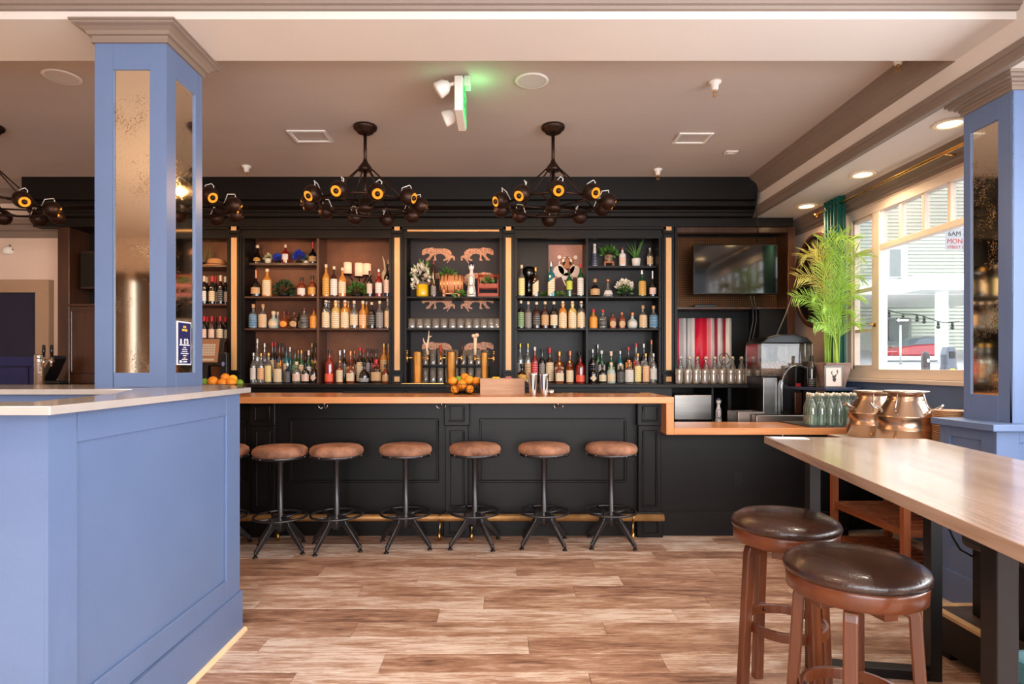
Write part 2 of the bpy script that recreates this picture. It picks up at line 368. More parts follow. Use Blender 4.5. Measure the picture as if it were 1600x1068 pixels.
# right wall, window opening y 2.55..5.28, z 1.18..2.60; another window beside the camera
WX = 3.02
wr = MB()
wr.box(WX, 3.14, 5.28, 6.4, 0, 2.76).box(WX, 3.14, 2.35, 5.28, 2.60, 2.76).box(WX, 3.14, 2.35, 5.28, 0, 1.18).box(WX, 3.14, 2.35, 2.55, 1.18, 2.6)
wr.box(WX, 3.14, -2.7, -1.2, 0, 2.76).box(WX, 3.14, -1.2, 2.35, 2.6, 2.76).box(WX, 3.14, -1.2, 2.35, 0, .9)
wallr = wr.build('wall_right', PINKW, label='pale right wall around the street windows', cat='wall', kind='structure')
for k in range(7):   # blue horizontal boards under the window
    z0 = 0.02 + k*0.162
    MB().box(WX-0.018, WX, 3.0, 5.3, z0, z0+0.158).build('board', BLUE, wallr, bevel=0.002, seg=1)
# dropped beam along the right with soffit
bmr = MB().box(2.49, 3.14, -2.7, 6.3, 2.746, 3.2).build('trim_1', BEAM, label='pale boxed beam with soffit along the window wall', cat='beam', kind='structure')
prof = [(2.495, 2.955), (2.478, 2.955), (2.470, 2.975), (2.462, 2.98), (2.455, 3.0), (2.438, 3.035), (2.41, 3.06), (2.39, 3.07), (2.385, 3.085), (2.37, 3.09), (2.365, 3.105), (2.495, 3.105)]
MB().prism(prof, 3.31, 5.80, 'xz').build('crown_moulding', TAUPE, bmr)
prof = [(2.495, 2.742), (2.455, 2.742), (2.455, 2.760), (2.468, 2.765), (2.470, 2.80), (2.462, 2.805), (2.462, 2.835), (2.474, 2.845), (2.495, 2.852)]
MB().prism(prof, -2.6, 6.0, 'xz').build('lower_moulding', TAUPE, bmr)
prof = [(2.92, 2.75), (2.93, 2.735), (2.945, 2.715), (2.955, 2.69), (2.975, 2.675), (2.98, 2.645), (2.995, 2.64), (3.0, 2.615), (3.03, 2.615), (3.03, 2.75)]
MB().prism(prof, 2.55, 6.25, 'xz').build('window_crown_moulding', TAUPE, bmr)
# cross beam over the column
bmc = MB().box(-7.0, 2.49, 2.914, 3.31, 2.96, 3.2).build('trim_2', BEAM, label='wide pale ceiling beam crossing above the blue column', cat='beam', kind='structure')
prof = [(2.92, 2.998), (2.895, 2.998), (2.89, 3.012), (2.878, 3.016), (2.872, 3.035), (2.85, 3.06), (2.82, 3.075), (2.815, 3.09), (2.79, 3.095), (2.785, 3.105), (2.92, 3.105)]
MB().prism(prof, -7.0, 2.49, 'yz').build('crown_moulding', TAUPE, bmc)

# ================================================================== downlights in the soffit
LAMPW = emis('warm_lamp_glow', (255, 214, 160), 14.0)
def downlight(x, y, lab):
    t = thing('recessed_downlight', lab, 'ceiling light', (x, y, 2.746), group='recessed downlights above the window')
    MB().lathe([(.06, -.001), (.092, -.001), (.095, -.006), (.085, -.012), (.066, -.010), (.06, -.001)], 28, caps=False).build('trim_ring', mat('lamp_ring', (238, 220, 196), .4), t)
    MB().lathe([(0.0, -.004), (.064, -.004)], 24, caps=False).build('lamp_lens', LAMPW, t)
    spot('downlight_lamp', (0, 0, -.02), 27, (1.0, 0.74, 0.46), 2.7, 0.7, .05, t)
downlight(2.70, 3.63, 'glowing recessed downlight closest to the right blue column')
downlight(2.75, 4.59, 'glowing recessed downlight, middle of the three above the window')
downlight(2.78, 5.50, 'glowing recessed downlight above the palm and green curtain')

# ================================================================== columns
def frame_face(b, axis, at_, out, u0, u1, z0, z1, pu0, pu1, pz0, pz1):
    """four boards around a panel opening; axis 'x' or 'y' is the face normal"""
    def bx(a0, a1, c0, c1):
        if axis == 'y': b.box(a0, a1, at_, at_+out, c0, c1)
        else: b.box(at_, at_+out, a0, a1, c0, c1)
    bx(u0, pu0, z0, z1); bx(pu1, u1, z0, z1); bx(pu0, pu1, z0, pz0); bx(pu0, pu1, pz1, z1)
c1 = thing('column', 'blue square column with antique mirrors standing on the half wall', 'column', (-1.8355, 3.1475, 1.177))
CXo, CYo, CZo = -1.8355, 3.1475, 1.177
h = 0.1775
MB().box(-h+.014, h-.014, -h+.014, h-.014, 0, 1.72).build('core', BLUE, c1)
b = MB()
frame_face(b, 'y', -h, .015, -h, h, 0, 1.72, -1.921-CXo, -1.741-CXo, 1.248-CZo, 2.746-CZo)
frame_face(b, 'x', h-.015, .015, -h, h, 0, 1.72, 3.056-CYo, 3.250-CYo, 1.247-CZo, 2.743-CZo)
frame_face(b, 'y', h-.015, .015, -h, h, 0, 1.72, -.09, .09, .07, 1.57)
frame_face(b, 'x', -h, .015, -h, h, 0, 1.72, -.09, .09, .07, 1.57)
b.build('panel_frame', BLUE, c1, bevel=.0015, seg=1)
MB().box(-1.921-CXo, -1.741-CXo, -h+.009, -h+.014, 1.248-CZo, 2.746-CZo).build('mirror', MIRROR, c1, label='spotted antique mirror panel facing the room')
MB().box(h-.014, h-.009, 3.056-CYo, 3.250-CYo, 1.247-CZo, 2.743-CZo).build('mirror', MIRROR, c1, label='spotted antique mirror panel facing the bar')
def square_lathe(prof, m, name, parent):
    s2 = math.sqrt(2)
    return MB().lathe([(r*s2, z) for r, z in prof], 4, smooth=False, a0=math.pi/4, a1=math.pi/4+2*math.pi).build(name, m, parent)
square_lathe([(h, 1.695), (h+.012, 1.695), (h+.012, 1.713), (h+.007, 1.715), (h+.010, 1.728), (h+.022, 1.731), (h+.03, 1.745), (h+.05, 1.757), (h+.068, 1.763), (h+.07, 1.772), (h+.078, 1.774), (h+.078, 1.7825)], TAUPE, 'capital', c1)
# sign on the mirror
sg = thing('notice_sign', 'navy notice with white figures and yellow heading on the column mirror', 'sign', (-1.656, 3.141, 1.40))
NAVY = mat('navy_print', (34, 38, 92), .4); PAPER = mat('white_print', (236, 236, 240), .5); YEL = mat('yellow_print', (244, 200, 60), .5)
MB().box(-.010, -.004, -.068, .068, -.113, .113).build('white_border', PAPER, sg)
MB().box(-.004, -.003, -.061, .061, -.106, .106).build('printed_face', NAVY, sg)
MX = Matrix(((0, 0, 1, -.0025), (1, 0, 0, 0), (0, 1, 0, 0), (0, 0, 0, 1)))
def print_lines(z, hh, segs, m):   # a line of print too small to read: separate word-length strokes
    b = MB(); tot = sum(segs)+.004*(len(segs)-1); y = -tot/2
    for w in segs:
        b.box(-.003, -.0022, y, y+w, z, z+hh); y += w+.004
    b.build('print_line', m, sg)
print_lines(.080, .011, [.011, .012], YEL); print_lines(.063, .011, [.022, .024], YEL)
b = MB()
for y0, w, hh in ((-.036, .016, .034), (.004, .02, .026), (.026, .02, .026), (.014, .016, .044)):
    b.prism([(y0+w/2*math.cos(a), .016+w*.45*math.sin(a)) for a in [i*math.pi/4 for i in range(8)]], -.003, -.0022, 'yz')
    b.box(-.003, -.0022, y0-w*.5, y0+w*.5, -.004, .012)
b.box(-.003, -.0022, -.05, .05, -.012, -.006)
b.build('pictogram', PAPER, sg)
for i, sgm in enumerate([[.026], [.02, .024], [.03, .016], [.04, .03], [.034]]): print_lines(-.024-.0105*i, .005, sgm, PAPER)
print_lines(-.078, .005, [.02], YEL); print_lines(-.086, .005, [.03, .02], PAPER)
MB().box(-.003, -.0022, -.05, -.028, -.101, -.089).build('print_line', PAPER, sg); print_lines(-.099, .007, [.0, .0, .034], PAPER)
# right column on a pedestal
c2 = thing('column', 'purple blue column with antique mirror on a wide pedestal by the window', 'column', (2.725, 3.18, 0))
hx, hy = .165, .16
MB().box(-hx+.014, hx-.014, -hy+.014, hy-.014, .99, 2.746).build('core', BLUE, c2)
b = MB()
frame_face(b, 'x', -hx, .015, -hy, hy, .99, 2.746, 3.107-3.18, 3.292-3.18, 1.13, 2.556)
frame_face(b, 'y', -hy, .015, -hx, hx, .99, 2.746, -.09, .09, 1.13, 2.556)
b.build('panel_frame', BLUE, c2, bevel=.0015, seg=1)
MB().box(-hx+.009, -hx+.014, 3.107-3.18, 3.292-3.18, 1.13, 2.556).build('mirror', MIRROR, c2)
MB().box(-.09, .09, -hy+.009, -hy+.014, 1.13, 2.556).build('mirror', MIRROR, c2)
b = MB()
for d, z0, z1 in ((.010, 2.665, 2.685), (.016, 2.685, 2.70), (.03, 2.70, 2.715), (.05, 2.715, 2.73), (.062, 2.73, 2.746)):
    b.box(-hx-d, hx+d, -hy-d, hy+d, z0, z1)
b.build('capital', TAUPE, c2)
px0, px1, py0, py1 = -.275, .29, -.195, .19
MB().box(px0+.012, px1-.012, py0+.012, py1-.012, 0, .96).build('pedestal', BLUE, c2)
b = MB(); frame_face(b, 'x', px0, .013, py0, py1, 0, .96, -.10, .12, .30, .90); frame_face(b, 'y', py0, .013, px0, px1, 0, .96, -.16, .16, .30, .90)
b.build('pedestal_frame', BLUE, c2, bevel=.0015, seg=1)
MB().box(px0-.05, px1+.01, py0-.045, py1+.005, .96, .995).build('pedestal_cap', BLUE, c2, bevel=.004)
MB().box(px0-.014, px1, py0-.014, py1+.01, 0, .17).build('pedestal_base', BLUE, c2, bevel=.003)

# ================================================================== half wall with grey counter (left foreground)
hw = thing('half_wall', 'light blue panelled half wall in the left foreground', 'half wall', (-1.265, 1.675, 0), kind='structure')
hx0, hy0 = -1.265, 1.675
poly = [(-1.277, 1.687), (-1.277, 2.9), (-1.61, 3.35), (-4.2, 3.35), (-4.2, 2.74), (-1.62, 2.74), (-1.46, 2.3), (-1.42, 1.735), (-1.75, 1.735), (-1.75, 1.687)]
MB().prism([(p[0]-hx0, p[1]-hy0) for p in poly], 0, 1.152, 'xy').build('wall_core', BLUE, hw)
b = MB(); frame_face(b, 'x', -.012, .012, 0, 1.225, .20, 1.152, .113, 1.084, .297, 1.054)
b.box(-.5, 0, 0, .012, .2, 1.152)
b.build('panel_frame', BLUE, hw, bevel=.002, seg=1)
b = MB().box(-.02, .010, -.01, 1.235, 0, .20).box(-.5, .010, -.01, .02, 0, .20)
b.build('base_board', BLUE, hw, bevel=.003, seg=1)
b = MB().prism([(.010, 0), (.026, 0), (.024, .010), (.018, .016), (.010, .018)], -.026, 1.25, 'xz').box(-.5, .026, -.026, -.01, 0, .016)
b.build('shoe_moulding', mat('pale_raw_wood', (232, 206, 166), .6, var=.1, vscale=10), hw)
STONE = mat('grey_counter', (176, 170, 166), .16, var=.08, vscale=12, coat=.4)
poly = [(-1.173, 1.56), (-1.225, 2.93), (-1.57, 3.40), (-4.25, 3.40), (-4.25, 2.70), (-1.66, 2.70), (-1.474, 2.283), (-1.37, 1.76), (-1.80, 1.76), (-1.80, 1.56)]
MB().prism([(p[0]-hx0, p[1]-hy0) for p in poly], 1.153, 1.177, 'xy').build('counter_slab', STONE, None, 'glossy grey countertop lying on the blue half wall', 'countertop', bevel=.002, seg=2, loc=(hx0, hy0, 0))

# ================================================================== street window
PEACH = mat('window_frame_paint', (236, 216, 200), .45, var=.06, vscale=6)
win = thing('window_1', 'large pale framed street window with small transom panes', 'window', (3.06, 4.0, 1.18), kind='structure')
FR = lambda b, y0, y1, z0, z1, d=.022: b.box(-d, d, y0-4.0, y1-4.0, z0-1.18, z1-1.18)
b = MB()
FR(b, 2.55, 5.28, 1.18, 1.255, .035); FR(b, 2.55, 5.28, 2.53, 2.60, .035); FR(b, 5.215, 5.28, 1.255, 2.53, .035); FR(b, 2.55, 2.62, 1.255, 2.53, .035); FR(b, 4.835, 4.925, 1.255, 2.53, .035)
b.build('window_frame', PEACH, win, bevel=.003, seg=1)
b = MB(); FR(b, 4.925, 5.215, 1.255, 1.29); FR(b, 4.925, 5.215, 2.50, 2.53); FR(b, 4.925, 4.95, 1.255, 2.53); FR(b, 5.19, 5.215, 1.255, 2.53)
b.build('casement_sash', PEACH, win, bevel=.002, seg=1)
zs = [1.29, 1.58, 1.92, 2.24, 2.50]
for z in zs[1:4]: b = MB(); FR(b, 4.95, 5.19, z-.014, z+.014, .018); b.build('muntin', PEACH, win, bevel=.002, seg=1)
b = MB(); FR(b, 2.62, 4.835, 2.215, 2.26, .03); b.build('transom_bar', PEACH, win, bevel=.002, seg=1)
ys = [4.835, 4.60, 4.35, 4.096, 3.85, 3.60, 3.35, 3.10, 2.86, 2.62]
for y in ys[1:-1]: b = MB(); FR(b, y-.014, y+.014, 2.26, 2.53, .02); b.build('muntin', PEACH, win, bevel=.002, seg=1)
FROST = glass('weathered_pane', (236, 236, 236), .05, .25, milk=.12, gmax=.2)
for z0, z1 in zip(zs[:-1], zs[1:]): b = MB(); FR(b, 4.945, 5.195, z0, z1, .003); b.build('pane', FROST, win)
for y1, y0 in zip(ys[:-1], ys[1:]): b = MB(); FR(b, y0+.01, y1-.01, 2.255, 2.535, .003); b.build('pane', FROST, win)
b = MB(); FR(b, 2.615, 4.84, 1.25, 2.22, .003); b.build('pane', CLEAR, win)
MB().box(-.09, .02, 2.5-4.0, 5.32-4.0, -.03, .0).build('window_sill', PEACH, win, bevel=.004)
b = MB().box(-.042, -.036, 4.865-4, 4.90-4, .42, .45).cyl((-.04, .88, .44), (-.07, .88, .44), .006).cyl((-.07, .88, .44), (-.07, .94, .45), .006)
b.build('latch', GOLD, win)

# ================================================================== the street outside
ASPH = mat('asphalt', (150, 150, 150), .9, var=.15, vscale=1); SIDING = mat('pale_siding', (170, 173, 160), .7); WHITEP = mat('white_house_paint', (240, 240, 238), .6)
GREYW = mat('grey_house_paint', (120, 122, 122), .7)
g = MB(); g.add([(3.2, -3, -.12), (60, -3, -.12), (60, 8, -.12), (3.2, 8, -.12), (60, 60, 4.4), (3.2, 60, 4.4)], [(0, 1, 2, 3), (3, 2, 4, 5)])
g.build('street', ASPH, label='sunlit grey street climbing away outside the window', cat='street', kind='structure')
hs = thing('house', 'pale clapboard house with white porch across the street', 'house', (25.0, 34.0, 1.2))
def wb(b, x0, x1, y0, y1, Y0, Y1):   # box whose front face covers these photo pixels at depth Y0
    b.box(xa(x0, Y0)-25.0, xa(x1, Y0)-25.0, Y0-34.0, Y1-34.0, za(y1, Y0)-1.2, za(y0, Y0)-1.2); return b
wb(MB(), 1300, 1640, 240, 575, 34.05, 35).build('house_wall', SIDING, hs)
b = MB()
z = .2
while z < 13:
    b.prism([(.0, z), (-.09, z), (-.012, z+.2), (.0, z+.2)], xa(1300, 34)-25, xa(1640, 34)-25, 'yz'); z += .2
o = b.build('clapboards', SIDING, hs, kind='stuff')
for x0, x1, y0, y1 in ((1380, 1418, 385, 434),):
    f = wb(MB(), x0, x1, y0, y1, 33.8, 33.95).build('window_casing', WHITEP, hs)
    wb(MB(), x0+11, x1-10, y0+4, y1, 33.75, 33.8).build('window_pane', GREYW, f)
wb(MB(), 1330, 1640, 434, 460, 27.0, 33.0).build('porch_fascia', WHITEP, hs)
wb(MB(), 1440, 1640, 428, 452, 25.5, 33.0).build('porch_gable', WHITEP, hs)
wb(MB(), 1330, 1640, 432, 434, 26.8, 33.0).build('porch_roof', mat('roof_grey', (170, 172, 174), .7), hs)
wb(MB(), 1471, 1482, 452, 575, 26.2, 26.6).build('porch_post', WHITEP, hs)
wb(MB(), 1378, 1384, 452, 575, 27.2, 27.5).build('porch_post', WHITEP, hs)
f = wb(MB(), 1383, 1424, 496, 537, 33.7, 33.95).build('door_casing', GREYW, hs); wb(MB(), 1389, 1419, 499, 532, 33.65, 33.7).build('door_pane', mat('dark_pane', (60, 62, 66), .2), f)
wb(MB(), 1378, 1470, 556, 562, 26.4, 26.8).build('porch_rail', WHITEP, hs)
sl = thing('string_lights', 'string of hanging bulbs under the white porch outside', 'string lights', (20.0, 26.0, 4.0))
pts = [at(1378 + 11*i, 478 + 4.0*i - .16*i*i + 3*math.sin(i*.9), 26.1) for i in range(12)]
MB().tube([(p[0]-20, p[1]-26, p[2]-4) for p in pts], .02, 5).build('wire', BLACK, sl)
for i in (1, 3, 5, 6, 8, 10):
    p = pts[i]; MB().cyl((p[0]-20, .1, p[2]-4), (p[0]-20, .1, p[2]-4.16), .045, .06).sphere((p[0]-20, .1, p[2]-4.24), .08, 8, 6).build('bulb', BLACK, sl)
ow = thing('street_sign', 'white arrow street sign on a thin post outside', 'sign', (17.2, 25.2, 1.0))
wb2 = lambda b, x0, x1, y0, y1, Y: b.box(xa(x0, Y)-17.2, xa(x1, Y)-17.2, Y-25.2-.02, Y-25.2+.02, za(y1, Y)-1, za(y0, Y)-1)
wb2(MB(), 1399, 1420, 496, 504, 25.0).build('sign_plate', BLACK, ow)
b = MB(); Yq = 24.97; b.prism([(xa(1400, Yq)-17.2, za(500, Yq)-1), (xa(1404, Yq)-17.2, za(497, Yq)-1), (xa(1404, Yq)-17.2, za(498.5, Yq)-1), (xa(1419, Yq)-17.2, za(498.5, Yq)-1), (xa(1419, Yq)-17.2, za(501.5, Yq)-1), (xa(1404, Yq)-17.2, za(501.5, Yq)-1), (xa(1404, Yq)-17.2, za(503, Yq)-1)], -.26, -.24, 'xz').build('arrow', PAPER, ow)
MB().cyl((xa(1407, 25)-17.2, -.2, -.3), (xa(1407, 25)-17.2, -.2, 2.0), .04).build('post', mat('galvanised', (170, 170, 170), .4, .8), ow)
# red car
cr = thing('car', 'red parked sedan seen through the window across the street', 'car', (at(1424, 556, 29)[0], 29.0, za(558, 29)))
sc_ = 29/F
def cp(pts): return [((x-1424)*sc_, (558-y)*sc_) for x, y in pts]
body = [(1384, 556), (1383, 548), (1392, 543), (1410, 540), (1440, 538), (1456, 538), (1463, 543), (1464, 553), (1462, 556)]
MB().prism(cp(body), -.9, .9, 'xz').build('body', mat('red_car_paint', (168, 26, 40), .25, coat=.6), cr, bevel=.06)
MB().prism(cp([(1408, 540.5), (1420, 530), (1430, 527), (1446, 528), (1457, 538.5)]), -.78, .78, 'xz').build('cabin_glass', mat('car_glass', (96, 104, 112), .1), cr, bevel=.04)
for x in (1396, 1450):
    for y in (-.86, .66): MB().cyl(((x-1424)*sc_, y, .13), ((x-1424)*sc_, y+.2, .13), .14, n=16).build('wheel', BLACK, cr)
# parking meter and post at the kerb
pmt = thing('parking_meter', 'silver parking meter with yellow gauge outside the window', 'parking meter', (xa(1482, 6.1), 6.1, -.12))
MB().cyl((0, 0, 0), (0, 0, 1.28), .03, n=12).build('pole', mat('meter_grey', (120, 122, 126), .4, .6), pmt)
MB().prism([(-.055, 1.28), (.055, 1.28), (.062, 1.36), (.05, 1.42), (.055, 1.52), (.035, 1.60), (-.035, 1.60), (-.055, 1.52), (-.05, 1.42), (-.062, 1.36)], -.05, .05, 'xz').build('housing', mat('meter_silver', (96, 100, 108), .35, .5), pmt, bevel=.01)
MB().prism([(.035*math.cos(a), 1.345+.035*math.sin(a)) for a in [i*math.pi/8 for i in range(9)]], -.056, -.05, 'xz').build('yellow_gauge', YEL, pmt)
MB().prism([(-.028, 1.48), (.028, 1.48), (.028, 1.55), (-.028, 1.55)], -.056, -.05, 'xz').build('display', BLACK, pmt)
bp_ = thing('bollard', 'dark metal post with badge outside the window', 'post', (xa(1446, 6.2), 6.2, -.12))
MB().lathe([(.04, 0), (.04, 1.48), (.036, 1.53), (.02, 1.55), (0, 1.555)], 16).build('post', mat('bollard_grey', (62, 60, 60), .5), bp_)
MB().prism([(.014*math.cos(a), 1.46+.02*math.sin(a)) for a in [i*math.pi/5 for i in range(10)]], -.044, -.04, 'xz').build('badge', PAPER, bp_)
# no parking notice seen on the glass
ps = thing('street_cleaning_sign', 'white parking notice with red capitals outside the window', 'sign', (xa(1500, 5.6), 5.6, za(376, 5.6)))
MB().box(-.135, .2, -.004, .004, -.085, .12).build('sign_plate', mat('sign_enamel', (140, 138, 140), .5), ps, bevel=.002)
MY = Matrix(((1, 0, 0, 0), (0, 0, -1, -.005), (0, 1, 0, 0), (0, 0, 0, 1)))
RED = mat('red_print', (150, 14, 26), .6); INK = mat('dark_print', (40, 34, 40), .6)
text_mesh('6AM -', .062, INK, 'lettering', ps, .0005, Matrix.Translation((-.115, 0, .045)) @ MY, 'LEFT')
text_mesh('MON WED', .062, RED, 'lettering', ps, .0005, Matrix.Translation((-.125, 0, -.025)) @ MY, 'LEFT')
text_mesh('STREET C', .038, RED, 'lettering', ps, .0005, Matrix.Translation((-.12, 0, -.072)) @ MY, 'LEFT')
MB().cyl((.08, .02, -2.4), (.08, .02, .2), .02, n=8).build('post', mat('galvanised2', (150, 150, 150), .4, .8), ps)
# back-left room beyond the shelving
tl = MB().box(-7.0, -4.43, 6.10, 6.3, 0, 3.1).build('trim_3', PINKW, label='pale wall left of the shelving with grey mouldings', cat='wall', kind='structure')
MB().prism([(6.10, 2.93), (6.07, 2.95), (6.02, 3.02), (5.98, 3.05), (5.96, 3.1), (6.10, 3.1)], -7.0, -4.5, 'yz').build('crown_moulding', TAUPE, tl)
MB().prism([(6.10, 2.58), (6.07, 2.58), (6.07, 2.64), (6.045, 2.65), (6.045, 2.70), (6.02, 2.71), (6.02, 2.76), (6.10, 2.78)], -7.0, -4.44, 'yz').build('picture_moulding', TAUPE, tl)
dr = thing('door_1', 'navy panelled door in a broad taupe frame at far left', 'door', (-5.2, 6.05, 0), kind='structure')
x1_, x2_ = xa(78, 6.05)+5.2, xa(57, 6.05)+5.2; zt, zi = za(437, 6.05), za(457, 6.05)
b = MB().box(x2_, x1_, -.02, .05, 0, zt).box(-1.9, x1_, -.021, .05, zi, zt)
b.build('door_frame', mat('bronze_frame', (168, 138, 112), .5, var=.1, vscale=4), dr, bevel=.004)
NB = mat('navy_paint', (30, 40, 96), .45)
MB().box(-1.8, x2_, .02, .05, za(557, 6.05), zi).build('upper_panel', mat('dark_navy', (14, 18, 50), .3), dr)
MB().box(-1.8, x2_, .005, .05, 0, za(557, 6.05)).build('lower_panel', NB, dr)
MB().box(-1.8, x2_-.06, -.004, .006, za(574, 6.05), za(571, 6.05)).box(x2_-.085, x2_-.08, -.004, .006, .6, za(571, 6.05)).build('panel_moulding', mat('deep_navy', (20, 26, 66), .5), dr)  # thin moulding strips in a darker navy
sn = thing('wall_sconce', 'small white wall lamp at the far left edge', 'wall lamp', (-4.99-.02, 6.1, za(390, 6.05)))
MB().lathe([(.04, -.04), (.055, -.02), (.05, .02), (.03, .04), (0, .045)], 14).build('shade', WHITE, sn)
MB().tube([(0, 0, .03), (.03, -.02, .05), (.05, 0, 0)], .012, 6).build('bracket', CHROME, sn)

# ================================================================== bar
YB = 4.35                                        # front edge of the bar top
ZT = 1.058
BX1 = xa(1053, YB)                               # right end of the high bar
bar = thing('bar_counter', 'black panelled bar front running behind the stools', 'bar', (0, 4.56, 0))
MB().box(-4.6, BX1-.05, 0, .10, 0, ZT-.046).build('front_panel', BLACKW, bar)
MB().box(BX1-.05, 2.62, .0, .10, 0, .79).build('lower_front_panel', BLACKW, bar)
MB().box(BX1-.1, BX1-.02, .1, .6, 0, ZT-.046).build('end_panel', BLACKW, bar)
b = MB().box(-4.6, BX1-.05, -.012, 0, .0, .165).box(BX1-.05, 2.62, -.012, 0, 0, .18); b.build('plinth', BLACKW, bar, bevel=.004, seg=1)
def recess(x0, x1, z0, z1, parent, y=0.0, t=.014, w=.018, name='panel_moulding', m=BLACKW):
    MB().box(x0, x1, y-t, y, z0, z0+w).box(x0, x1, y-t, y, z1-w, z1).box(x0, x0+w, y-t, y, z0+w, z1-w).box(x1-w, x1, y-t, y, z0+w, z1-w).build(name, m, parent, bevel=.004, seg=1)
PX = [xa(413, 4.53), xa(714, 4.53), xa(1014, 4.53)]
for x in PX + [PX[0]-1.45]:
    p = MB().box(x-.085, x+.085, -.05, 0, .16, 1.0).build('pilaster', BLACKZ, bar, bevel=.003, seg=1)
    MB().box(x-.098, x+.098, -.066, -.0, 0, .19).build('pilaster_base', BLACKZ, p, bevel=.006)
    MB().box(x-.095, x+.095, -.068, -.0, .835, 1.012).build('pilaster_block', BLACKZ, p, bevel=.006)
    recess(x-.055, x+.055, .225, .80, p, -.05, .010, .012, 'panel_moulding', BLACKZ)
    recess(x-.058, x+.058, .865, .985, p, -.068, .010, .012, 'panel_moulding', BLACKZ)
    recess(x-.06, x+.06, .03, .155, p, -.066, .008, .01, 'panel_moulding', BLACKZ)
for x0, x1 in ((xa(453, 4.56), xa(685, 4.56)), (xa(749, 4.56), xa(978, 4.56)), (PX[0]-1.3, PX[0]-.15)):
    recess(x0, x1, .40, .885, bar, 0, .012, .016)
MB().box(xa(1153, 4.56)-.035, xa(1153, 4.56)+.035, -.006, 0, .37, .48).build('outlet_cover', BRACK, bar, bevel=.003)
bt = thing('worktop', 'butcher block bar top with waterfall step down to the low counter', 'countertop', (0, YB, 0))
for k in range(8):   # staves of the block
    y0 = k*.092
    MB().box(-4.65, BX1, y0, y0+.0915, ZT-.046, ZT).build('stave', BUTCHER, bt, bevel=.0015, seg=1)
MB().box(BX1-.055, BX1, 0, .56, .785, ZT-.0465).build('waterfall_panel', BUTCHZ, bt, bevel=.002, seg=1)
for k in range(5):
    y0 = k*.096
    MB().box(BX1+.0005, xa(1262, YB+.2)+.25, y0, y0+.0955, .785, .835).build('stave', BUTCHER, bt, bevel=.0015, seg=1)
def coat_hook(px, Y, z, lab, grp='coat hooks under the bar top'):
    t = thing('coat_hook', lab, 'hook', (xa(px, Y), Y, z), group=grp)
    MB().cyl((0, 0, 0), (0, 0, -.02), .007, n=8).build('stem', CHROME, t)
    for s_ in (-1, 1):
        MB().tube([(0, 0, -.018), (s_*.006, -.012, -.034), (s_*.018, -.03, -.042), (s_*.030, -.036, -.032), (s_*.034, -.038, -.012)], .0032, 6).build('prong', CHROME, t)
coat_hook(507, 4.45, ZT-.046, 'twin chrome coat hook under the bar left of centre')
coat_hook(690, 4.45, ZT-.046, 'twin chrome coat hook beside the middle pilaster')
coat_hook(872, 4.45, ZT-.046, 'twin chrome coat hook under the bar near the shakers')
coat_hook(1223, 4.42, .785, 'twin chrome coat hook under the low counter by the table')
# brass foot rail
fr = thing('foot_rail', 'long brass foot rail along the bar base', 'foot rail', (0, 4.447, 0))
MB().cyl((-3.6, 0, .162), (xa(1037, 4.447), 0, .162), .027, n=18).build('rail', BRASS, fr)
for px in (374, 437, 688, 738, 989):
    x = xa(px, 4.447)
    MB().ring((0, 0, 0), .031, .006, 18, 6).xf(Matrix.Translation((x, 0, .162)) @ Matrix.Rotation(math.pi/2, 4, 'Y')).build('clamp', GOLD, fr)
    q = MB().cyl((x, 0, .14), (x-.005, -.02, .05), .006, .006, 8); q.build('post', GOLD, fr)
    MB().cyl((x-.005, -.022, 0), (x-.005, -.022, .055), .014, .012, 12).build('foot', GOLD, fr)

# ================================================================== swivel stools at the bar
SUEDE = mat('worn_brown_suede', (184, 130, 100), .75, var=.5, vscale=9, rgb2=(104, 66, 48), bump=.35, bscale=30)
GUN = mat('gunmetal', (82, 80, 82), .36, metal=.85, var=.15, vscale=8)
def make_stool(lab, loc, rz):
    t = thing('bar_stool', lab, 'stool', loc, rz, 'swivel stools at the bar')
    MB().lathe([(0, .655), (.165, .655), (.180, .662), (.188, .682), (.182, .706), (.16, .722), (.10, .730), (0, .732)], 36).build('seat', SUEDE, t)
    rm = MB().lathe([(.0, .640), (.171, .640), (.179, .644), (.179, .664), (.173, .664)], 36, caps=False).build('seat_rim', GUN, t)
    for i in range(10):
        a = 2*math.pi*i/10+.2; MB().sphere((.180*math.cos(a), .180*math.sin(a), .653), .0055, 8, 5).build('rivet', mat('rivet_metal', (150, 146, 142), .3, 1), rm)
    MB().lathe([(.0, .13), (.026, .13), (.026, .22), (.020, .225), (.020, .60), (.035, .62), (.035, .642)], 16).build('pole', GUN, t)
    MB().ring((0, 0, .235), .178, .0085, 40, 8).build('foot_ring', GUN, t)
    for i in range(4):
        a = math.pi/2*i+.55; MB().cyl((0, 0, .215), (.176*math.cos(a), .176*math.sin(a), .235), .0075, n=7).build('ring_spoke', GUN, t)
    for i in range(4):
        a = math.pi/2*i+math.pi/4
        pr = [(.012, .235), (.085, .235), (.082, .205), (.095, .180), (.215, .045), (.215, .018), (.200, .018), (.190, .030), (.055, .16), (.012, .14)]
        lg = MB().prism(pr, -.010, .010, 'xz').xf(Matrix.Rotation(a, 4, 'Z')).build('leg', GUN, t, bevel=.003, seg=1)
        x, y = .212*math.cos(a), .212*math.sin(a)
        MB().cyl((x, y, .010), (x, y, .05), .0085, n=10).lathe([(.016, 0), (.018, .006), (.012, .012), (0, .012)], 12, (x, y, 0)).build('foot', BLACK, lg)
    return t
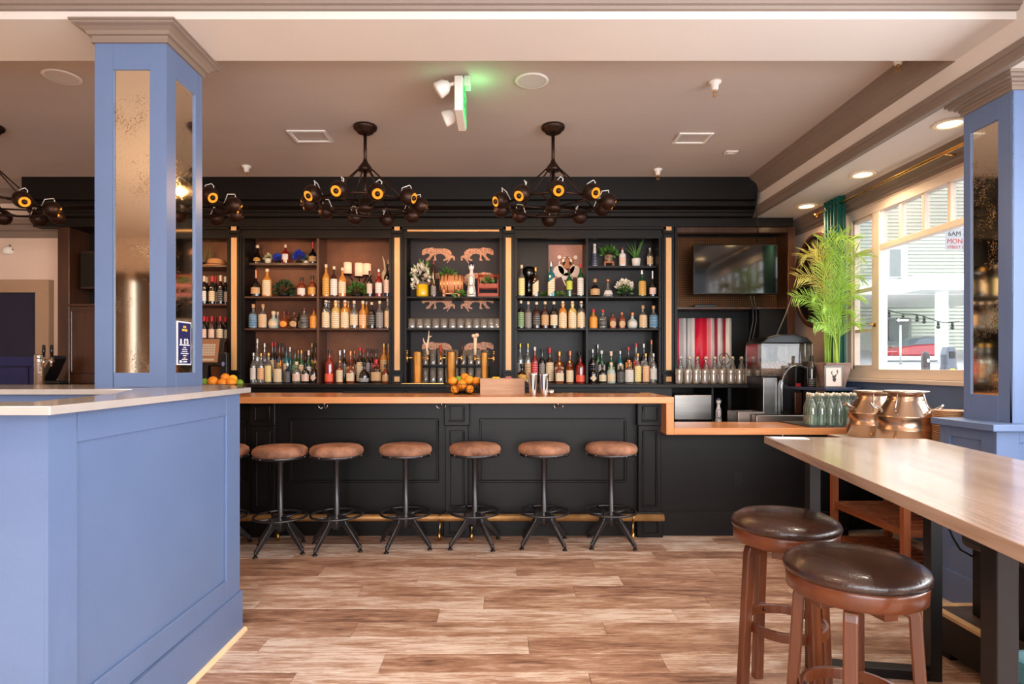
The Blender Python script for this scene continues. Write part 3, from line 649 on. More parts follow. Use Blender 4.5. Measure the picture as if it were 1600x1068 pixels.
spots = [(345, 4.22, .1, 'brown suede bar stool mostly hidden behind the blue half wall'), (438, 4.20, .30, 'brown suede bar stool standing nearest the blue half wall'), (526, 4.25, .32, 'brown suede bar stool, second fully visible from the half wall'),
         (634, 4.30, .28, 'brown suede bar stool left of the middle pilaster'), (742, 4.33, -.12, 'brown suede bar stool just right of the middle pilaster'),
         (850, 4.34, -.10, 'brown suede bar stool, second from the right bar end'), (955, 4.345, -.08, 'brown suede bar stool nearest the right end of the bar')]
s0 = None
for px, Y, rz, lab in spots:
    if s0 is None: s0 = make_stool(lab, (xa(px, Y), Y, 0), rz)
    else: dup(s0, (xa(px, Y), Y, 0), rz, lab)

# ================================================================== back bar shelving
bb = thing('back_bar_cabinet', 'tall black back bar shelving with golden wood inlay strips', 'shelving', (0, 5.95, 0))
YF, YK = 0.0, .29         # local front face and back panel
PIL = [xa(367, 5.95), xa(621, 5.95), xa(794.5, 5.95), xa(1044, 5.95)]
XL, XR = -4.4, 2.86
WARMLITB = mat('warm_lit_gloss_panel', (138, 86, 58), .42, var=.3, vscale=3, rgb2=(96, 58, 40), spec=.35)  # dark panel browned: glow of the chandeliers put into the colour
DARKB = mat('dark_gloss_panel', (24, 19, 18), .42, var=.3, vscale=2.5, rgb2=(13, 10, 10), spec=.3)
prof = [(-.17, 3.1), (-.17, 2.885), (-.12, 2.878), (-.12, 2.850), (-.155, 2.845), (-.155, 2.825), (-.10, 2.80), (-.10, 2.782), (-.075, 2.778), (-.075, 2.745), (-.03, 2.735), (-.03, 2.655), (.3, 2.655), (.3, 3.1)]
MB().prism(prof, -4.62, 2.45, 'yz').build('cornice', BLACKW, bb)
MB().box(xa(1163, 5.8)-.035, xa(1163, 5.8)+.035, -.176, -.17, 3.005, 3.035).build('outlet_cover', BRACK, bb)
MB().box(2.45, XR, -.03, .3, 2.655, 2.74).build('cornice_return', BLACKW, bb)
# openings: wine bay, left bay (two columns), centre bay, right bay (two columns), television bay
ops = [(xa(275, 5.95), PIL[0]-.07), (PIL[0]+.07, PIL[1]-.07), (PIL[1]+.07, PIL[2]-.07), (PIL[2]+.07, PIL[3]-.07)]
for i, (x0, x1) in enumerate(ops):
    MB().box(x0-.04, x1+.04, 0.01, .05, za(372, 5.95), 2.66).build('lintel', BLACKW, bb, bevel=.003, seg=1)
    MB().box(x0-.05, x1+.05, -.022, .01, 2.628, 2.658).build('lintel_bead', BLACKW, bb, bevel=.005)
    m_ = WARMLITB if i < 2 else DARKB
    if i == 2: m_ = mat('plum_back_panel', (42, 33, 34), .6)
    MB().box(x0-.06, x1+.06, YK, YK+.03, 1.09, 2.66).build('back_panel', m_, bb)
b = MB()
for x in [ops[0][0]-.012] + [p-.075 for p in PIL] + [p+.075 for p in PIL[:3]]:
    b = MB().box(x-.012, x+.012, .02, YK, 1.11, 2.64); b.build('side_panel', BLACKZ, bb)
for p in PIL:
    q = MB().box(p-.062, p+.062, -.0, .06, 1.11, 2.655).build('pilaster', BLACKZ, bb, bevel=.003, seg=1)
    MB().box(p-.048, p+.048, -.016, 0, za(582, 5.95), za(367, 5.95)).build('pilaster_face', BLACKZ, q, bevel=.003, seg=1)
    MB().box(p-.027, p+.027, -.022, -.015, za(578, 5.93), za(371, 5.93)).build('inlay_strip', OAK, q, bevel=.001, seg=1)
    MB().box(p-.055, p+.055, -.022, 0, za(365, 5.95), za(345, 5.95)).build('upper_block', BLACKZ, q, bevel=.003, seg=1)
    MB().box(p-.026, p+.026, -.028, -.02, za(360, 5.93), za(351.5, 5.93)).build('inlay_square', OAK, q, bevel=.001, seg=1)
    MB().box(p-.055, p+.055, -.022, 0, 1.11, za(584, 5.95)).build('lower_block', BLACKZ, q, bevel=.003, seg=1)
    MB().box(p-.026, p+.026, -.028, -.02, za(596, 5.93), za(588, 5.93)).build('inlay_square', OAK, q, bevel=.001, seg=1)
MB().box(xa(636, 5.93), xa(780, 5.93), -.012, .01, za(361, 5.93), za(353.5, 5.93)).build('inlay_bar', OAKX, bb, bevel=.001, seg=1)
ZA, ZB, ZBt, ZC = 1.657, 1.975, 1.113, 2.325     # tops of shelves and back counter
DIV = [xa(497, 5.97), xa(917, 5.97)]
SHELF = wood('shelf_wood', (84, 52, 38), (54, 32, 24), 'x', .4, .1, 2.0); SHELFD = BLACKW
for i, d in ((1, DIV[0]), (3, DIV[1])):
    MB().box(d-.011, d+.011, .012, YK, 1.11, 2.645).build('divider', wood('shelf_wood_upright', (96, 62, 46), (66, 42, 32), 'z', .4, .1, 2.0) if i == 1 else BLACKZ, bb)
    for z in (ZA, ZB):
        MB().box(ops[i][0], d-.012, .02, YK, z-.018, z).build('shelf', SHELF if i == 1 else SHELFD, bb, bevel=.002, seg=1)
        MB().box(d+.012, ops[i][1], .02, YK, z-.018, z).build('shelf', SHELF if i == 1 else SHELFD, bb, bevel=.002, seg=1)
MB().box(ops[1][0], DIV[0]-.012, .13, YK, ZC-.022, ZC).build('shelf', SHELF, bb)
MB().box(DIV[1]+.012, ops[3][1], .13, YK, ZC-.05, ZC-.028).build('shelf', SHELFD, bb)
for z in (ZA, ZB): MB().box(ops[2][0], ops[2][1], .03, YK, z-.018, z).build('shelf', BLACKW, bb, bevel=.002, seg=1)
for z in (za(414, 5.97), za(474, 5.97), za(531, 5.97)): MB().box(ops[0][0], ops[0][1], .02, YK, z-.018, z).build('shelf', SHELF, bb, bevel=.002, seg=1)
ZW1, ZW2, ZW0 = za(474, 5.97), za(531, 5.97), za(414, 5.97)
# left end bay: dark niche over a panelled door
WARMLITW = wood('warm_lit_wood', (74, 42, 24), (44, 24, 14), 'z', .34, .3, 2.0)  # black cabinet wood turned brown, warm light painted into its colour
MB().box(XL, xa(108, 5.95), 0, .3, 0, 2.66).build('end_stile', WARMLITW, bb, bevel=.003, seg=1)
MB().box(ops[0][0]-.14, ops[0][0]-.02, 0, .3, 0, 2.66).build('end_stile', WARMLITW, bb, bevel=.003, seg=1)
MB().box(XL+.05, ops[0][0]-.1, YK, YK+.03, 0, 2.66).build('niche_back', BRACK, bb)
nz = za(478, 5.95)
dd = MB().box(xa(108, 5.95), ops[0][0]-.14, .01, .28, 0, nz).build('lower_door', WARMLITW, bb, bevel=.003, seg=1)
recess(xa(110, 5.95), ops[0][0]-.16, za(583, 5.95), nz-.04, dd, .01, .012, .014, 'panel_moulding', WARMLITW)
MB().box(xa(106, 5.95), ops[0][0]-.13, -.015, .1, nz, nz+.022).build('niche_ledge', WARMLITW, bb, bevel=.003)
sp = thing('loudspeaker', 'slim black loudspeaker hanging in the dark niche at left', 'speaker', (xa(142, 6.05), 6.08, za(452, 6.05)))
MB().box(-.08, .08, -.07, .07, 0, .38).build('cabinet', mat('speaker_brown', (48, 34, 26), .35), sp, bevel=.012)
MB().box(-.065, .065, -.076, -.068, .02, .36).build('grille', BRACK, sp)
# television bay
tx0, tx1 = PIL[3]+.075, XR
MB().box(tx1-.04, tx1+.03, -.01, .3, 0, 2.66).build('end_stile', WARMLITW, bb, bevel=.003, seg=1)
MB().box(tx0-.01, tx0+.014, -.01, YK, 1.11, 2.66).build('side_panel', BLACKZ, bb)
MB().box(tx0, tx1, YK, YK+.03, 0, 2.66).build('back_panel', BRACK, bb)
MESHB = mat('brass_mesh', (120, 78, 42), .4, metal=.8)
b = MB(); z0, z1 = 1.875, 2.60; n = 60
for i in range(n):
    x = tx0+.02+(tx1-tx0-.07)*i/(n-1); b.box(x-.0022, x+.0022, .226, .230, z0, z1)
n = 40
for i in range(n):
    z = z0+(z1-z0)*i/(n-1); b.box(tx0+.015, tx1-.045, .229, .233, z-.0022, z+.0022)
b.build('wire_mesh', MESHB, bb, kind='stuff')
MB().box(tx0, tx1-.04, .0, YK, 1.845, 1.865).build('shelf', WARMLITW, bb, bevel=.003, seg=1)
MB().box(tx0, tx1-.04, -.005, .06, 2.60, 2.655).build('lintel', WARMLITW, bb, bevel=.003, seg=1)
MB().box(xa(1187, 5.97), tx1-.04, .03, YK, 1.11, 1.845).build('niche_panel', BLACKZ, bb)
# back counter
bc = thing('back_counter', 'black back counter under the bottle shelves', 'counter', (0, 5.62, 0))
MB().box(-4.4, xa(1187, 5.7), .0, .62, 1.078, ZBt).build('counter_top', BLACKW, bc, bevel=.004)
MB().box(-4.4, xa(1050, 5.65), .04, .6, 0, 1.077).build('cabinet_body', BLACKW, bc)
MB().box(xa(1112.5, 5.65), xa(1115.5, 5.65), .04, .6, .3, 1.077).box(xa(1138, 5.65), xa(1143, 5.65), .04, .6, .3, 1.077).box(xa(1050, 5.65), XR, .58, .62, 0, 1.08).box(xa(1050, 5.65), 2.4, .04, .6, .0, .70).build('cubby_frame', BLACKW, bc)
fg = MB().box(xa(1054, 5.65), xa(1112, 5.65), .03, .5, za(655, 5.65), za(617, 5.65)).build('fridge_door', mat('brushed_steel', (168, 164, 160), .3, metal=1.0, var=.25, vscale=3, stretch=(.4, 1, 6)), bc, bevel=.004)
MB().box(xa(1056, 5.65), xa(1110, 5.65), .02, .032, za(656.5, 5.65), za(655, 5.65)).build('fridge_handle', CHROME, fg)
for k, px in enumerate((590, 690, 760, 838, 960)):
    MB().box(xa(px-55, 4.98), xa(px+40, 4.98), 0, .09, ZT, ZT+.010).build('bar_mat', mat('black_rubber', (30, 28, 28), .8, bump=.6, bscale=160), None, ORD[k+1]+' ribbed black rubber mat from left along the bar\'s back edge', 'bar mat', 'rubber mats along the bar', loc=(0, 4.98, 0))

# ================================================================== television and things in its bay
tv = thing('television', 'black flat television mounted in the mesh backed bay', 'television', (xa(1149, 5.92), 5.93, za(460, 5.92)))
w2, hh = .415, .49
MB().box(-w2, w2, -.02, .03, 0, hh).build('casing', BLACK, tv, bevel=.006)
MB().box(-w2+.008, w2-.008, -.022, -.0195, .014, hh-.008).build('screen', mat('dark_screen', (14, 14, 16), .07, spec=.9, coat=1), tv)
MB().box(-.18, .18, .03, .23, .1, .4).build('wall_mount', BLACK, tv)
bx_ = MB().box(-.11, .11, -.07, .07, 0, .03).build('media_box', BLACK, None, 'small black media box on the shelf under the television', 'media box', bevel=.006, loc=(xa(1100, 6.05), 6.06, 1.865))
cb = MB()
for x0, x1 in ((1172, 1176), (1177, 1181)):
    cb.tube([at(x0, 462, 5.9), at(x1, 478, 5.93), at(x1+1, 500, 5.94), at(x1-6, 535, 5.94), at(x1-12, 555, 5.95), at(x1-10, 592, 5.96)], .006, 6)
cb.build('power_cable', BLACK, None, 'black cables hanging down from the television', 'cable')
MB().tube([at(1182, 300, 5.7), at(1182, 330, 5.72), at(1184, 360, 5.86), at(1183, 378, 5.9)], .006, 6).build('power_cable', BLACK, None, 'thin black cable dropping from the cornice to the television', 'cable')
MB().tube([at(1238, 462, 5.86), at(1228, 490, 5.8), at(1214, 522, 5.75)], .006, 6).build('power_cable', mat('grey_cable', (110, 106, 102), .5), None, 'slanting grey cable from the wall to the drinks machine', 'cable')
cur = thing('striped_curtain', 'red and white striped curtain behind the flip-top bottles', 'curtain', (xa(1100, 6.12), 6.12, 1.12))
stripes = [(1057, 1062, (206, 40, 70)), (1062, 1072, (206, 204, 206)), (1072, 1075, (120, 116, 118)), (1075, 1085, (214, 212, 212)), (1085, 1105, (206, 26, 58)), (1105, 1110, (226, 140, 150)), (1110, 1117, (214, 212, 212)), (1117, 1121, (150, 40, 62)), (1121, 1130, (206, 204, 206)), (1130, 1134, (150, 36, 58)), (1134, 1144, (216, 212, 206))]
for i, (a0, a1, c) in enumerate(stripes):
    Yc = 6.12; x0, x1 = xa(a0, Yc)-xa(1100, Yc), xa(a1, Yc)-xa(1100, Yc); k = 4; b = MB(); z1 = za(497, Yc)-1.12
    pts = [(x0+(x1-x0)*j/k, .018*math.sin((x0+(x1-x0)*j/k)*70)) for j in range(k+1)]
    for j in range(k):
        (xa_, ya_), (xb_, yb_) = pts[j], pts[j+1]
        b.add([(xa_, ya_, 0), (xb_, yb_, 0), (xb_, yb_, z1), (xa_, ya_, z1), (xa_, ya_+.004, 0), (xb_, yb_+.004, 0), (xb_, yb_+.004, z1), (xa_, ya_+.004, z1)], [(0, 1, 2, 3), (7, 6, 5, 4), (0, 4, 5, 1), (3, 2, 6, 7)], True)
    b.build('fabric_stripe', mat('stripe_%d_%d_%d' % c, c, .5, bump=.1, bscale=30), cur)

# ================================================================== bottles
GL = {'clear': CLEARG, 'amber': mat('amber_glass', (122, 54, 22), .08, spec=.8, coat=.5), 'brown': mat('brown_glass', (56, 28, 18), .08, spec=.8, coat=.5),
      'dark': mat('dark_glass', (22, 16, 16), .08, spec=.8, coat=.5), 'green': mat('green_glass', (24, 74, 44), .08, spec=.8, coat=.5), 'navy': mat('navy_glass', (20, 36, 58), .08, spec=.8, coat=.5),
      'red': mat('red_glass', (130, 28, 24), .08, spec=.8, coat=.5), 'yellow': mat('yellow_glass', (206, 172, 96), .1, spec=.8, coat=.4), 'smoky': mat('smoke_glass', (92, 88, 88), .12, spec=.7),
      'teal': mat('teal_glass', (22, 96, 106), .08, spec=.8, coat=.5), 'golden': mat('golden_glass', (198, 128, 52), .1, spec=.8, coat=.5), 'white': mat('white_ceramic', (226, 220, 214), .2, coat=.4),
      'frosted': mat('frosted_glass', (176, 188, 182), .25, spec=.6)}
def label_mat(name, rgb, ink):
    m, nt, b = base('label_'+name)
    tc = N(nt, 'ShaderNodeTexCoord'); sp_ = N(nt, 'ShaderNodeSeparateXYZ'); nt.links.new(tc.outputs['Object'], sp_.inputs[0])
    oi = N(nt, 'ShaderNodeObjectInfo')
    mz = N(nt, 'ShaderNodeMath', operation='MULTIPLY'); mz.inputs[1].default_value = 95; nt.links.new(sp_.outputs['Z'], mz.inputs[0])
    ph = N(nt, 'ShaderNodeMath', operation='MULTIPLY_ADD'); ph.inputs[1].default_value = 6; nt.links.new(oi.outputs['Random'], ph.inputs[0]); nt.links.new(mz.outputs[0], ph.inputs[2])
    si = N(nt, 'ShaderNodeMath', operation='SINE'); nt.links.new(ph.outputs[0], si.inputs[0])
    mp = N(nt, 'ShaderNodeMapping'); mp.inputs['Scale'].default_value = (5, 5, 14); ad = N(nt, 'ShaderNodeVectorMath', operation='ADD')
    nt.links.new(tc.outputs['Object'], ad.inputs[0]); nt.links.new(oi.outputs['Random'], ad.inputs[1]); nt.links.new(ad.outputs[0], mp.inputs['Vector'])
    no = N(nt, 'ShaderNodeTexNoise'); no.inputs['Scale'].default_value = 1.6; no.inputs['Detail'].default_value = 3; nt.links.new(mp.outputs[0], no.inputs['Vector'])
    mu = N(nt, 'ShaderNodeMath', operation='MULTIPLY'); nt.links.new(si.outputs[0], mu.inputs[0]); nt.links.new(no.outputs['Fac'], mu.inputs[1])
    cr = N(nt, 'ShaderNodeValToRGB'); cr.color_ramp.elements[0].position = .30; cr.color_ramp.elements[0].color = (*lin(rgb), 1); cr.color_ramp.elements[1].position = .42
    cr.color_ramp.elements[1].color = (*[a*.45+c*.55 for a, c in zip(lin(rgb), lin(ink))], 1)
    nt.links.new(mu.outputs[0], cr.inputs['Fac']); nt.links.new(cr.outputs[0], b.inputs['Base Color']); b.inputs['Roughness'].default_value = .5
    return m
LB = {k: label_mat(k, c, i) for k, (c, i) in {'white': ((228, 222, 216), (70, 60, 60)), 'cream': ((230, 208, 172), (90, 62, 50)), 'tan': ((206, 166, 118), (80, 50, 36)), 'peach': ((236, 186, 140), (150, 80, 50)),
      'pink': ((232, 200, 184), (130, 70, 60)), 'yellow': ((236, 218, 150), (150, 110, 50)), 'orange': ((238, 160, 62), (140, 70, 20)), 'gold': ((212, 160, 74), (90, 56, 24)), 'red': ((206, 40, 50), (240, 200, 190)),
      'vermilion': ((226, 76, 48), (250, 170, 130)), 'black': ((34, 30, 32), (200, 196, 190)), 'grey': ((140, 134, 130), (50, 46, 46)), 'blue': ((44, 110, 150), (226, 230, 236)), 'teal': ((40, 130, 140), (230, 220, 180)),
      'navy': ((36, 44, 84), (220, 220, 226)), 'lime': ((196, 206, 70), (90, 100, 30)), 'silver': ((178, 178, 180), (50, 46, 50)), 'mixed': ((214, 190, 150), (176, 50, 46)), 'green': ((90, 130, 84), (230, 220, 190))}.items()}
CPM = {k: mat('cap_'+k, c, .35, m_) for k, (c, m_) in {'black': ((26, 24, 24), 0), 'cream': ((226, 202, 172), 0), 'gold': ((206, 160, 86), .9), 'silver': ((206, 204, 204), .9), 'red': ((196, 34, 40), 0), 'brown': ((116, 62, 38), 0),
       'copper': ((206, 128, 88), .7), 'white': ((232, 226, 220), 0), 'maroon': ((96, 26, 30), 0), 'navy': ((34, 44, 78), 0), 'glass': ((200, 200, 196), .3), 'wood': ((190, 146, 104), 0)}.items()}
SH = {  # profile, squareness, cap profile, default label z-range
 'tall':   ([(0, 0), (.95, 0), (1, .02), (1, .56), (.93, .62), (.6, .69), (.36, .74), (.31, .80), (.31, .91)], 0, [(.31, .90), (.38, .90), (.38, 1.0), (0, 1.0)], (.12, .50)),
 'squat':  ([(0, 0), (.95, 0), (1, .03), (1, .48), (.93, .58), (.62, .66), (.34, .70), (.29, .76), (.29, .86)], 0, [(.29, .85), (.38, .85), (.38, 1.0), (0, 1.0)], (.10, .44)),
 'wine':   ([(0, 0), (.95, 0), (1, .02), (1, .56), (.92, .63), (.6, .70), (.42, .76), (.38, .82)], 0, [(.40, .80), (.42, .80), (.40, .97), (.42, .97), (.42, 1.0), (0, 1.0)], (.10, .46)),
 'square': ([(0, 0), (.80, 0), (.84, .02), (.84, .60), (.75, .66), (.36, .72), (.30, .76), (.30, .88)], 7, [(.30, .87), (.38, .87), (.38, 1.0), (0, 1.0)], (.10, .48)),
 'bell':   ([(0, 0), (.96, 0), (1, .03), (.92, .16), (.66, .38), (.36, .56), (.24, .66), (.22, .84)], 0, [(.22, .83), (.28, .85), (.36, .90), (.36, .95), (.24, 1.0), (0, 1.0)], (.10, .34)),
 'round':  ([(0, 0), (.70, 0), (.90, .08), (1, .22), (.98, .36), (.80, .50), (.48, .58), (.30, .63), (.27, .70), (.27, .82)], 0, [(.27, .81), (.38, .81), (.40, .90), (.36, 1.0), (0, 1.0)], (.08, .44)),
 'slim':   ([(0, 0), (.95, 0), (1, .01), (.96, .22), (.74, .48), (.56, .72), (.46, .92)], 0, [(.46, .91), (.50, .91), (.50, 1.0), (0, 1.0)], (.04, .30)),
 'long':   ([(0, 0), (.95, 0), (1, .03), (1, .36), (.86, .46), (.5, .54), (.28, .60), (.22, .66), (.20, .72)], 0, [(.20, .70), (.24, .70), (.22, .97), (.24, .97), (.24, 1.0), (0, 1.0)], (.10, .34)),
 'ball':   ([(0, 0), (.95, 0), (1, .02), (1, .60), (.9, .67), (.55, .73), (.34, .76), (.34, .80), (.46, .83), (.46, .90), (.3, .91)], 0, [(.0, .90), (.28, .91), (.42, .94), (.42, .965), (.28, .99), (0, 1.0)], (.04, .62)),
 'jug':    ([(0, 0), (.95, 0), (1, .03), (1, .46), (.92, .56), (.6, .64), (.32, .68), (.28, .86)], 5, [(.28, .80), (.40, .80), (.40, 1.0), (0, 1.0)], (.10, .46)),
}
def prof_r(prof, z):
    for (r0, z0), (r1, z1) in zip(prof[:-1], prof[1:]):
        if z0 <= z <= z1 and z1 > z0: return r0+(r1-r0)*(z-z0)/(z1-z0)
    return prof[-1][0]
_bm = {}
def bottle_meshes(shape, lt):
    if (shape, lt) in _bm: return _bm[(shape, lt)]
    pr, sq, cp_, (z0, z1) = SH[shape]
    if (shape, '#') not in _bm:
        _bm[(shape, '#')] = (MB().lathe(pr, 20, sq=sq).mesh('bottle_glass', BLACK), MB().lathe(cp_, 14).mesh('bottle_cap', BLACK))
    bm_, cm_ = _bm[(shape, '#')]
    if lt == 'low': z1 = z0+(z1-z0)*.45; z0 = .05
    if lt == 'full': z0, z1 = .05, .58
    if lt == 'up': z0, z1 = z0+(z1-z0)*.35, z1+.06
    rows, k = 9, 9; vs = []; fs = []
    for j in range(rows):
        u = j/(rows-1); z = z0+(z1-z0)*u; w = 1.15
        if lt == 'round': w = .85*math.sqrt(max(1-(2*u-1)**2, .0))
        if lt == 'diamond': w = .95*(1-abs(2*u-1))
        if lt == 'arch' and u > .7: w = 1.1*math.sqrt(max(1-((u-.7)/.3)**2, .0))
        for i in range(k):
            a = -math.pi/2-w+2*w*i/(k-1); zz = z+(.10*(2*i/(k-1)-1) if lt == 'slant' else 0)
            ca, sa = math.cos(a), math.sin(a); q = 1.0/((abs(ca)**sq+abs(sa)**sq)**(1.0/sq)) if sq else 1.0
            r = max(prof_r(pr, zz), .2)*q*1.012+.012; vs.append((r*ca, r*sa, zz))
    for j in range(rows-1):
        for i in range(k-1): fs.append((j*k+i, j*k+i+1, (j+1)*k+i+1, (j+1)*k+i))
    _bm[(shape, lt)] = (bm_, cm_, MB().add(vs, fs, True).mesh('bottle_label', PAPER)); return _bm[(shape, lt)]
def slot(o, m):
    o.material_slots[0].link = 'OBJECT'; o.material_slots[0].material = m
ADJ = {'bell': 'bell-shaped', 'round': 'round-bodied', 'long': 'long-necked', 'ball': 'ball-stoppered', 'jug': 'jug', 'square': 'square', 'tall': 'tall', 'squat': 'squat', 'wine': 'wine', 'slim': 'slender'}
def bottle(x, y, z, r, h, shape, gcol, lcol, ccol, lt, label, group):
    ms = bottle_meshes(shape, lt)
    t = thing('wine_bottle' if shape == 'wine' else 'bottle', label, 'bottle', (x, y, z), R.uniform(-.12, .12), group); t.scale = (r, r, h)
    for nm, me, m in (('glass', ms[0], GL[gcol]), ('cap', ms[1], CPM[ccol]), ('label', ms[2], LB[lcol])):
        o = bpy.data.objects.new(nm, me); COL.objects.link(o); o.parent = t; slot(o, m)
    return t
def row(place, zs_, base_px, Y, items, rowname=''):
    """items: (px x, px width, px top, shape, glass, label colour, cap colour[, label type])"""
    items = sorted(items, key=lambda i: i[0])
    for n, it in enumerate(items):
        px, w, top, shape, g_, l_, c_ = it[:7]; lt = it[7] if len(it) > 7 else ''
        dy = 0.0
        hgt = za(top, Y)-zs_; r = w*Y/F/2
        lab = '%s %s bottle with %s label, %s from left, %s%s' % (g_, ADJ[shape], l_, ORD[n+1], (rowname+' row, ' if rowname else ''), place)
        bottle(xa(px, Y), Y+dy, zs_, r, hgt, shape, g_, l_, c_, lt, lab, 'bottles on the '+place)
Y1, Y2, Y3 = 6.025, 6.105, 6.185
P = 'bottom shelf, leftmost bay'
row(P, ZBt, 598, Y1, [(396, 10, 551, 'tall', 'clear', 'white', 'silver'), (407.8, 10.5, 551.5, 'tall', 'clear', 'peach', 'gold'), (419.6, 11, 551, 'tall', 'clear', 'yellow', 'gold', 'full'), (434.8, 14, 560, 'squat', 'clear', 'cream', 'navy', 'full'),
    (449, 12, 567, 'squat', 'navy', 'black', 'glass', 'full'), (463.5, 13, 564.7, 'squat', 'clear', 'pink', 'cream'), (477.4, 12, 567, 'squat', 'dark', 'pink', 'black'), (491, 12, 567, 'squat', 'dark', 'pink', 'black', 'diamond')], 'front')
row(P, ZBt, 598, Y2, [(402, 9, 529, 'tall', 'clear', 'grey', 'glass'), (413.3, 9, 536, 'tall', 'clear', 'navy', 'silver', 'up'), (425.5, 7.5, 534.8, 'tall', 'dark', 'mixed', 'red', 'up'), (436.5, 8, 536, 'tall', 'brown', 'orange', 'black', 'up'), (447.5, 8.5, 542, 'square', 'teal', 'cream', 'black', 'up'),
    (461, 9, 547, 'tall', 'green', 'green', 'black', 'up'), (471, 8.5, 547, 'tall', 'green', 'cream', 'gold', 'up'), (482.5, 10, 547, 'squat', 'green', 'white', 'white', 'up'), (493, 8, 536.4, 'tall', 'brown', 'gold', 'black', 'up')], 'middle')
row(P, ZBt, 598, Y3, [(430, 7.5, 534.8, 'tall', 'dark', 'mixed', 'red', 'up'), (442, 8, 536, 'tall', 'brown', 'orange', 'black', 'up'), (453, 8.5, 542, 'square', 'teal', 'teal', 'silver', 'up'), (466, 8, 547, 'tall', 'green', 'green', 'copper', 'up'), (477.4, 9, 548.7, 'squat', 'dark', 'red', 'black', 'up'), (487.6, 8, 536, 'tall', 'brown', 'gold', 'gold', 'up')], 'back')
P = 'bottom shelf, second bay'
row(P, ZBt, 598, Y1, [(514.8, 14, 547, 'tall', 'red', 'vermilion', 'black', 'low'), (530.8, 11, 563, 'tall', 'amber', 'cream', 'gold', 'full'), (548, 14, 566, 'square', 'amber', 'cream', 'black'), (569.2, 16, 565, 'round', 'dark', 'silver', 'black', 'low'),
    (587.8, 15, 561, 'jug', 'brown', 'tan', 'red'), (602.5, 11, 569, 'squat', 'amber', 'tan', 'black')], 'front')
row(P, ZBt, 598, Y2+.01, [(531, 12, 547.4, 'squat', 'smoky', 'silver', 'silver', 'arch'), (547.7, 13, 548, 'squat', 'amber', 'cream', 'copper', 'up'), (562.5, 11, 542.3, 'tall', 'dark', 'cream', 'red', 'full'), (574.5, 9, 544, 'tall', 'dark', 'grey', 'black', 'full'), (587.3, 11, 545, 'tall', 'brown', 'red', 'black', 'up'), (600, 12, 536.4, 'tall', 'golden', 'tan', 'gold', 'full')], 'middle')
row(P, ZBt, 598, Y3+.01, [(538, 8, 546, 'tall', 'dark', 'silver', 'silver', 'up'), (554, 7, 548, 'tall', 'brown', 'cream', 'copper', 'up'), (568.4, 8, 546, 'tall', 'dark', 'cream', 'red', 'up'), (581, 8, 545, 'tall', 'dark', 'grey', 'black', 'up'), (607, 8, 537, 'tall', 'golden', 'tan', 'cream', 'full')], 'back')
P = 'lower shelf, leftmost bay'
row(P, ZA, 512, Y1, [(396, 13.5, 475, 'squat', 'clear', 'blue', 'wood', 'full'), (411, 13.5, 475, 'squat', 'clear', 'mixed', 'wood', 'full'), (427.5, 16, 486, 'round', 'frosted', 'cream', 'cream', 'round'), (444, 14, 486, 'round', 'amber', 'orange', 'maroon', 'round'),
    (459.5, 12, 488, 'square', 'brown', 'tan', 'brown', 'round'), (475.3, 14, 481, 'squat', 'clear', 'black', 'maroon'), (490.5, 12, 481, 'squat', 'golden', 'orange', 'maroon', 'full')], 'front')
row(P, ZA, 512, Y2+.02, [(434, 9, 487, 'round', 'frosted', 'white', 'cream'), (451, 9, 487, 'round', 'amber', 'orange', 'maroon'), (467, 9, 488, 'square', 'dark', 'tan', 'black')], 'back')
P = 'lower shelf, second bay'
row(P, ZA, 512, Y1, [(509.4, 13, 468.4, 'ball', 'clear', 'cream', 'cream', 'arch'), (524.5, 13, 468.4, 'ball', 'yellow', 'cream', 'cream', 'arch'), (539, 13, 468.4, 'ball', 'golden', 'cream', 'cream', 'arch'), (553.3, 12.5, 469.8, 'tall', 'clear', 'cream', 'cream'),
    (567, 12, 470, 'tall', 'golden', 'peach', 'cream'), (580.8, 11, 472, 'tall', 'dark', 'black', 'cream'), (593.3, 12, 470, 'tall', 'smoky', 'grey', 'cream', 'full'), (605.7, 10, 466, 'tall', 'clear', 'mixed', 'cream', 'full')], 'front')
row(P, ZA, 512, Y2+.02, [(514, 9, 469, 'ball', 'clear', 'cream', 'cream', 'arch'), (529, 9, 469, 'ball', 'yellow', 'cream', 'cream', 'arch'), (544, 9, 470, 'ball', 'golden', 'cream', 'cream', 'arch'), (572.5, 9, 471, 'tall', 'golden', 'peach', 'cream')], 'back')
P = 'upper shelf, leftmost bay'
row(P, ZB, 462, Y1, [(400, 15, 422, 'long', 'dark', 'tan', 'copper'), (417.5, 14.5, 420, 'tall', 'golden', 'cream', 'cream', 'full'), (471.5, 13.5, 433.7, 'squat', 'amber', 'white', 'black'), (488, 13, 430.5, 'squat', 'amber', 'gold', 'black')])
P = 'top shelf, leftmost bay'
row(P, ZC, 412, 6.16, [(402.3, 16, 382.6, 'bell', 'dark', 'gold', 'cream', 'round'), (446.2, 11, 382.2, 'squat', 'red', 'white', 'cream', 'up'), (489, 13, 378, 'long', 'dark', 'tan', 'red')])
P = 'upper shelf, second bay'
row(P, ZB, 462, Y1, [(509.4, 11.5, 412.8, 'tall', 'golden', 'gold', 'cream', 'full'), (522, 11.5, 416, 'tall', 'brown', 'white', 'cream', 'full'), (535, 12, 418, 'tall', 'golden', 'cream', 'cream'), (577.5, 9, 423, 'tall', 'dark', 'pink', 'black'), (592, 11, 420.6, 'tall', 'red', 'white', 'silver'), (605, 10, 412, 'tall', 'dark', 'pink', 'black')])
P = 'bottom shelf, third bay'
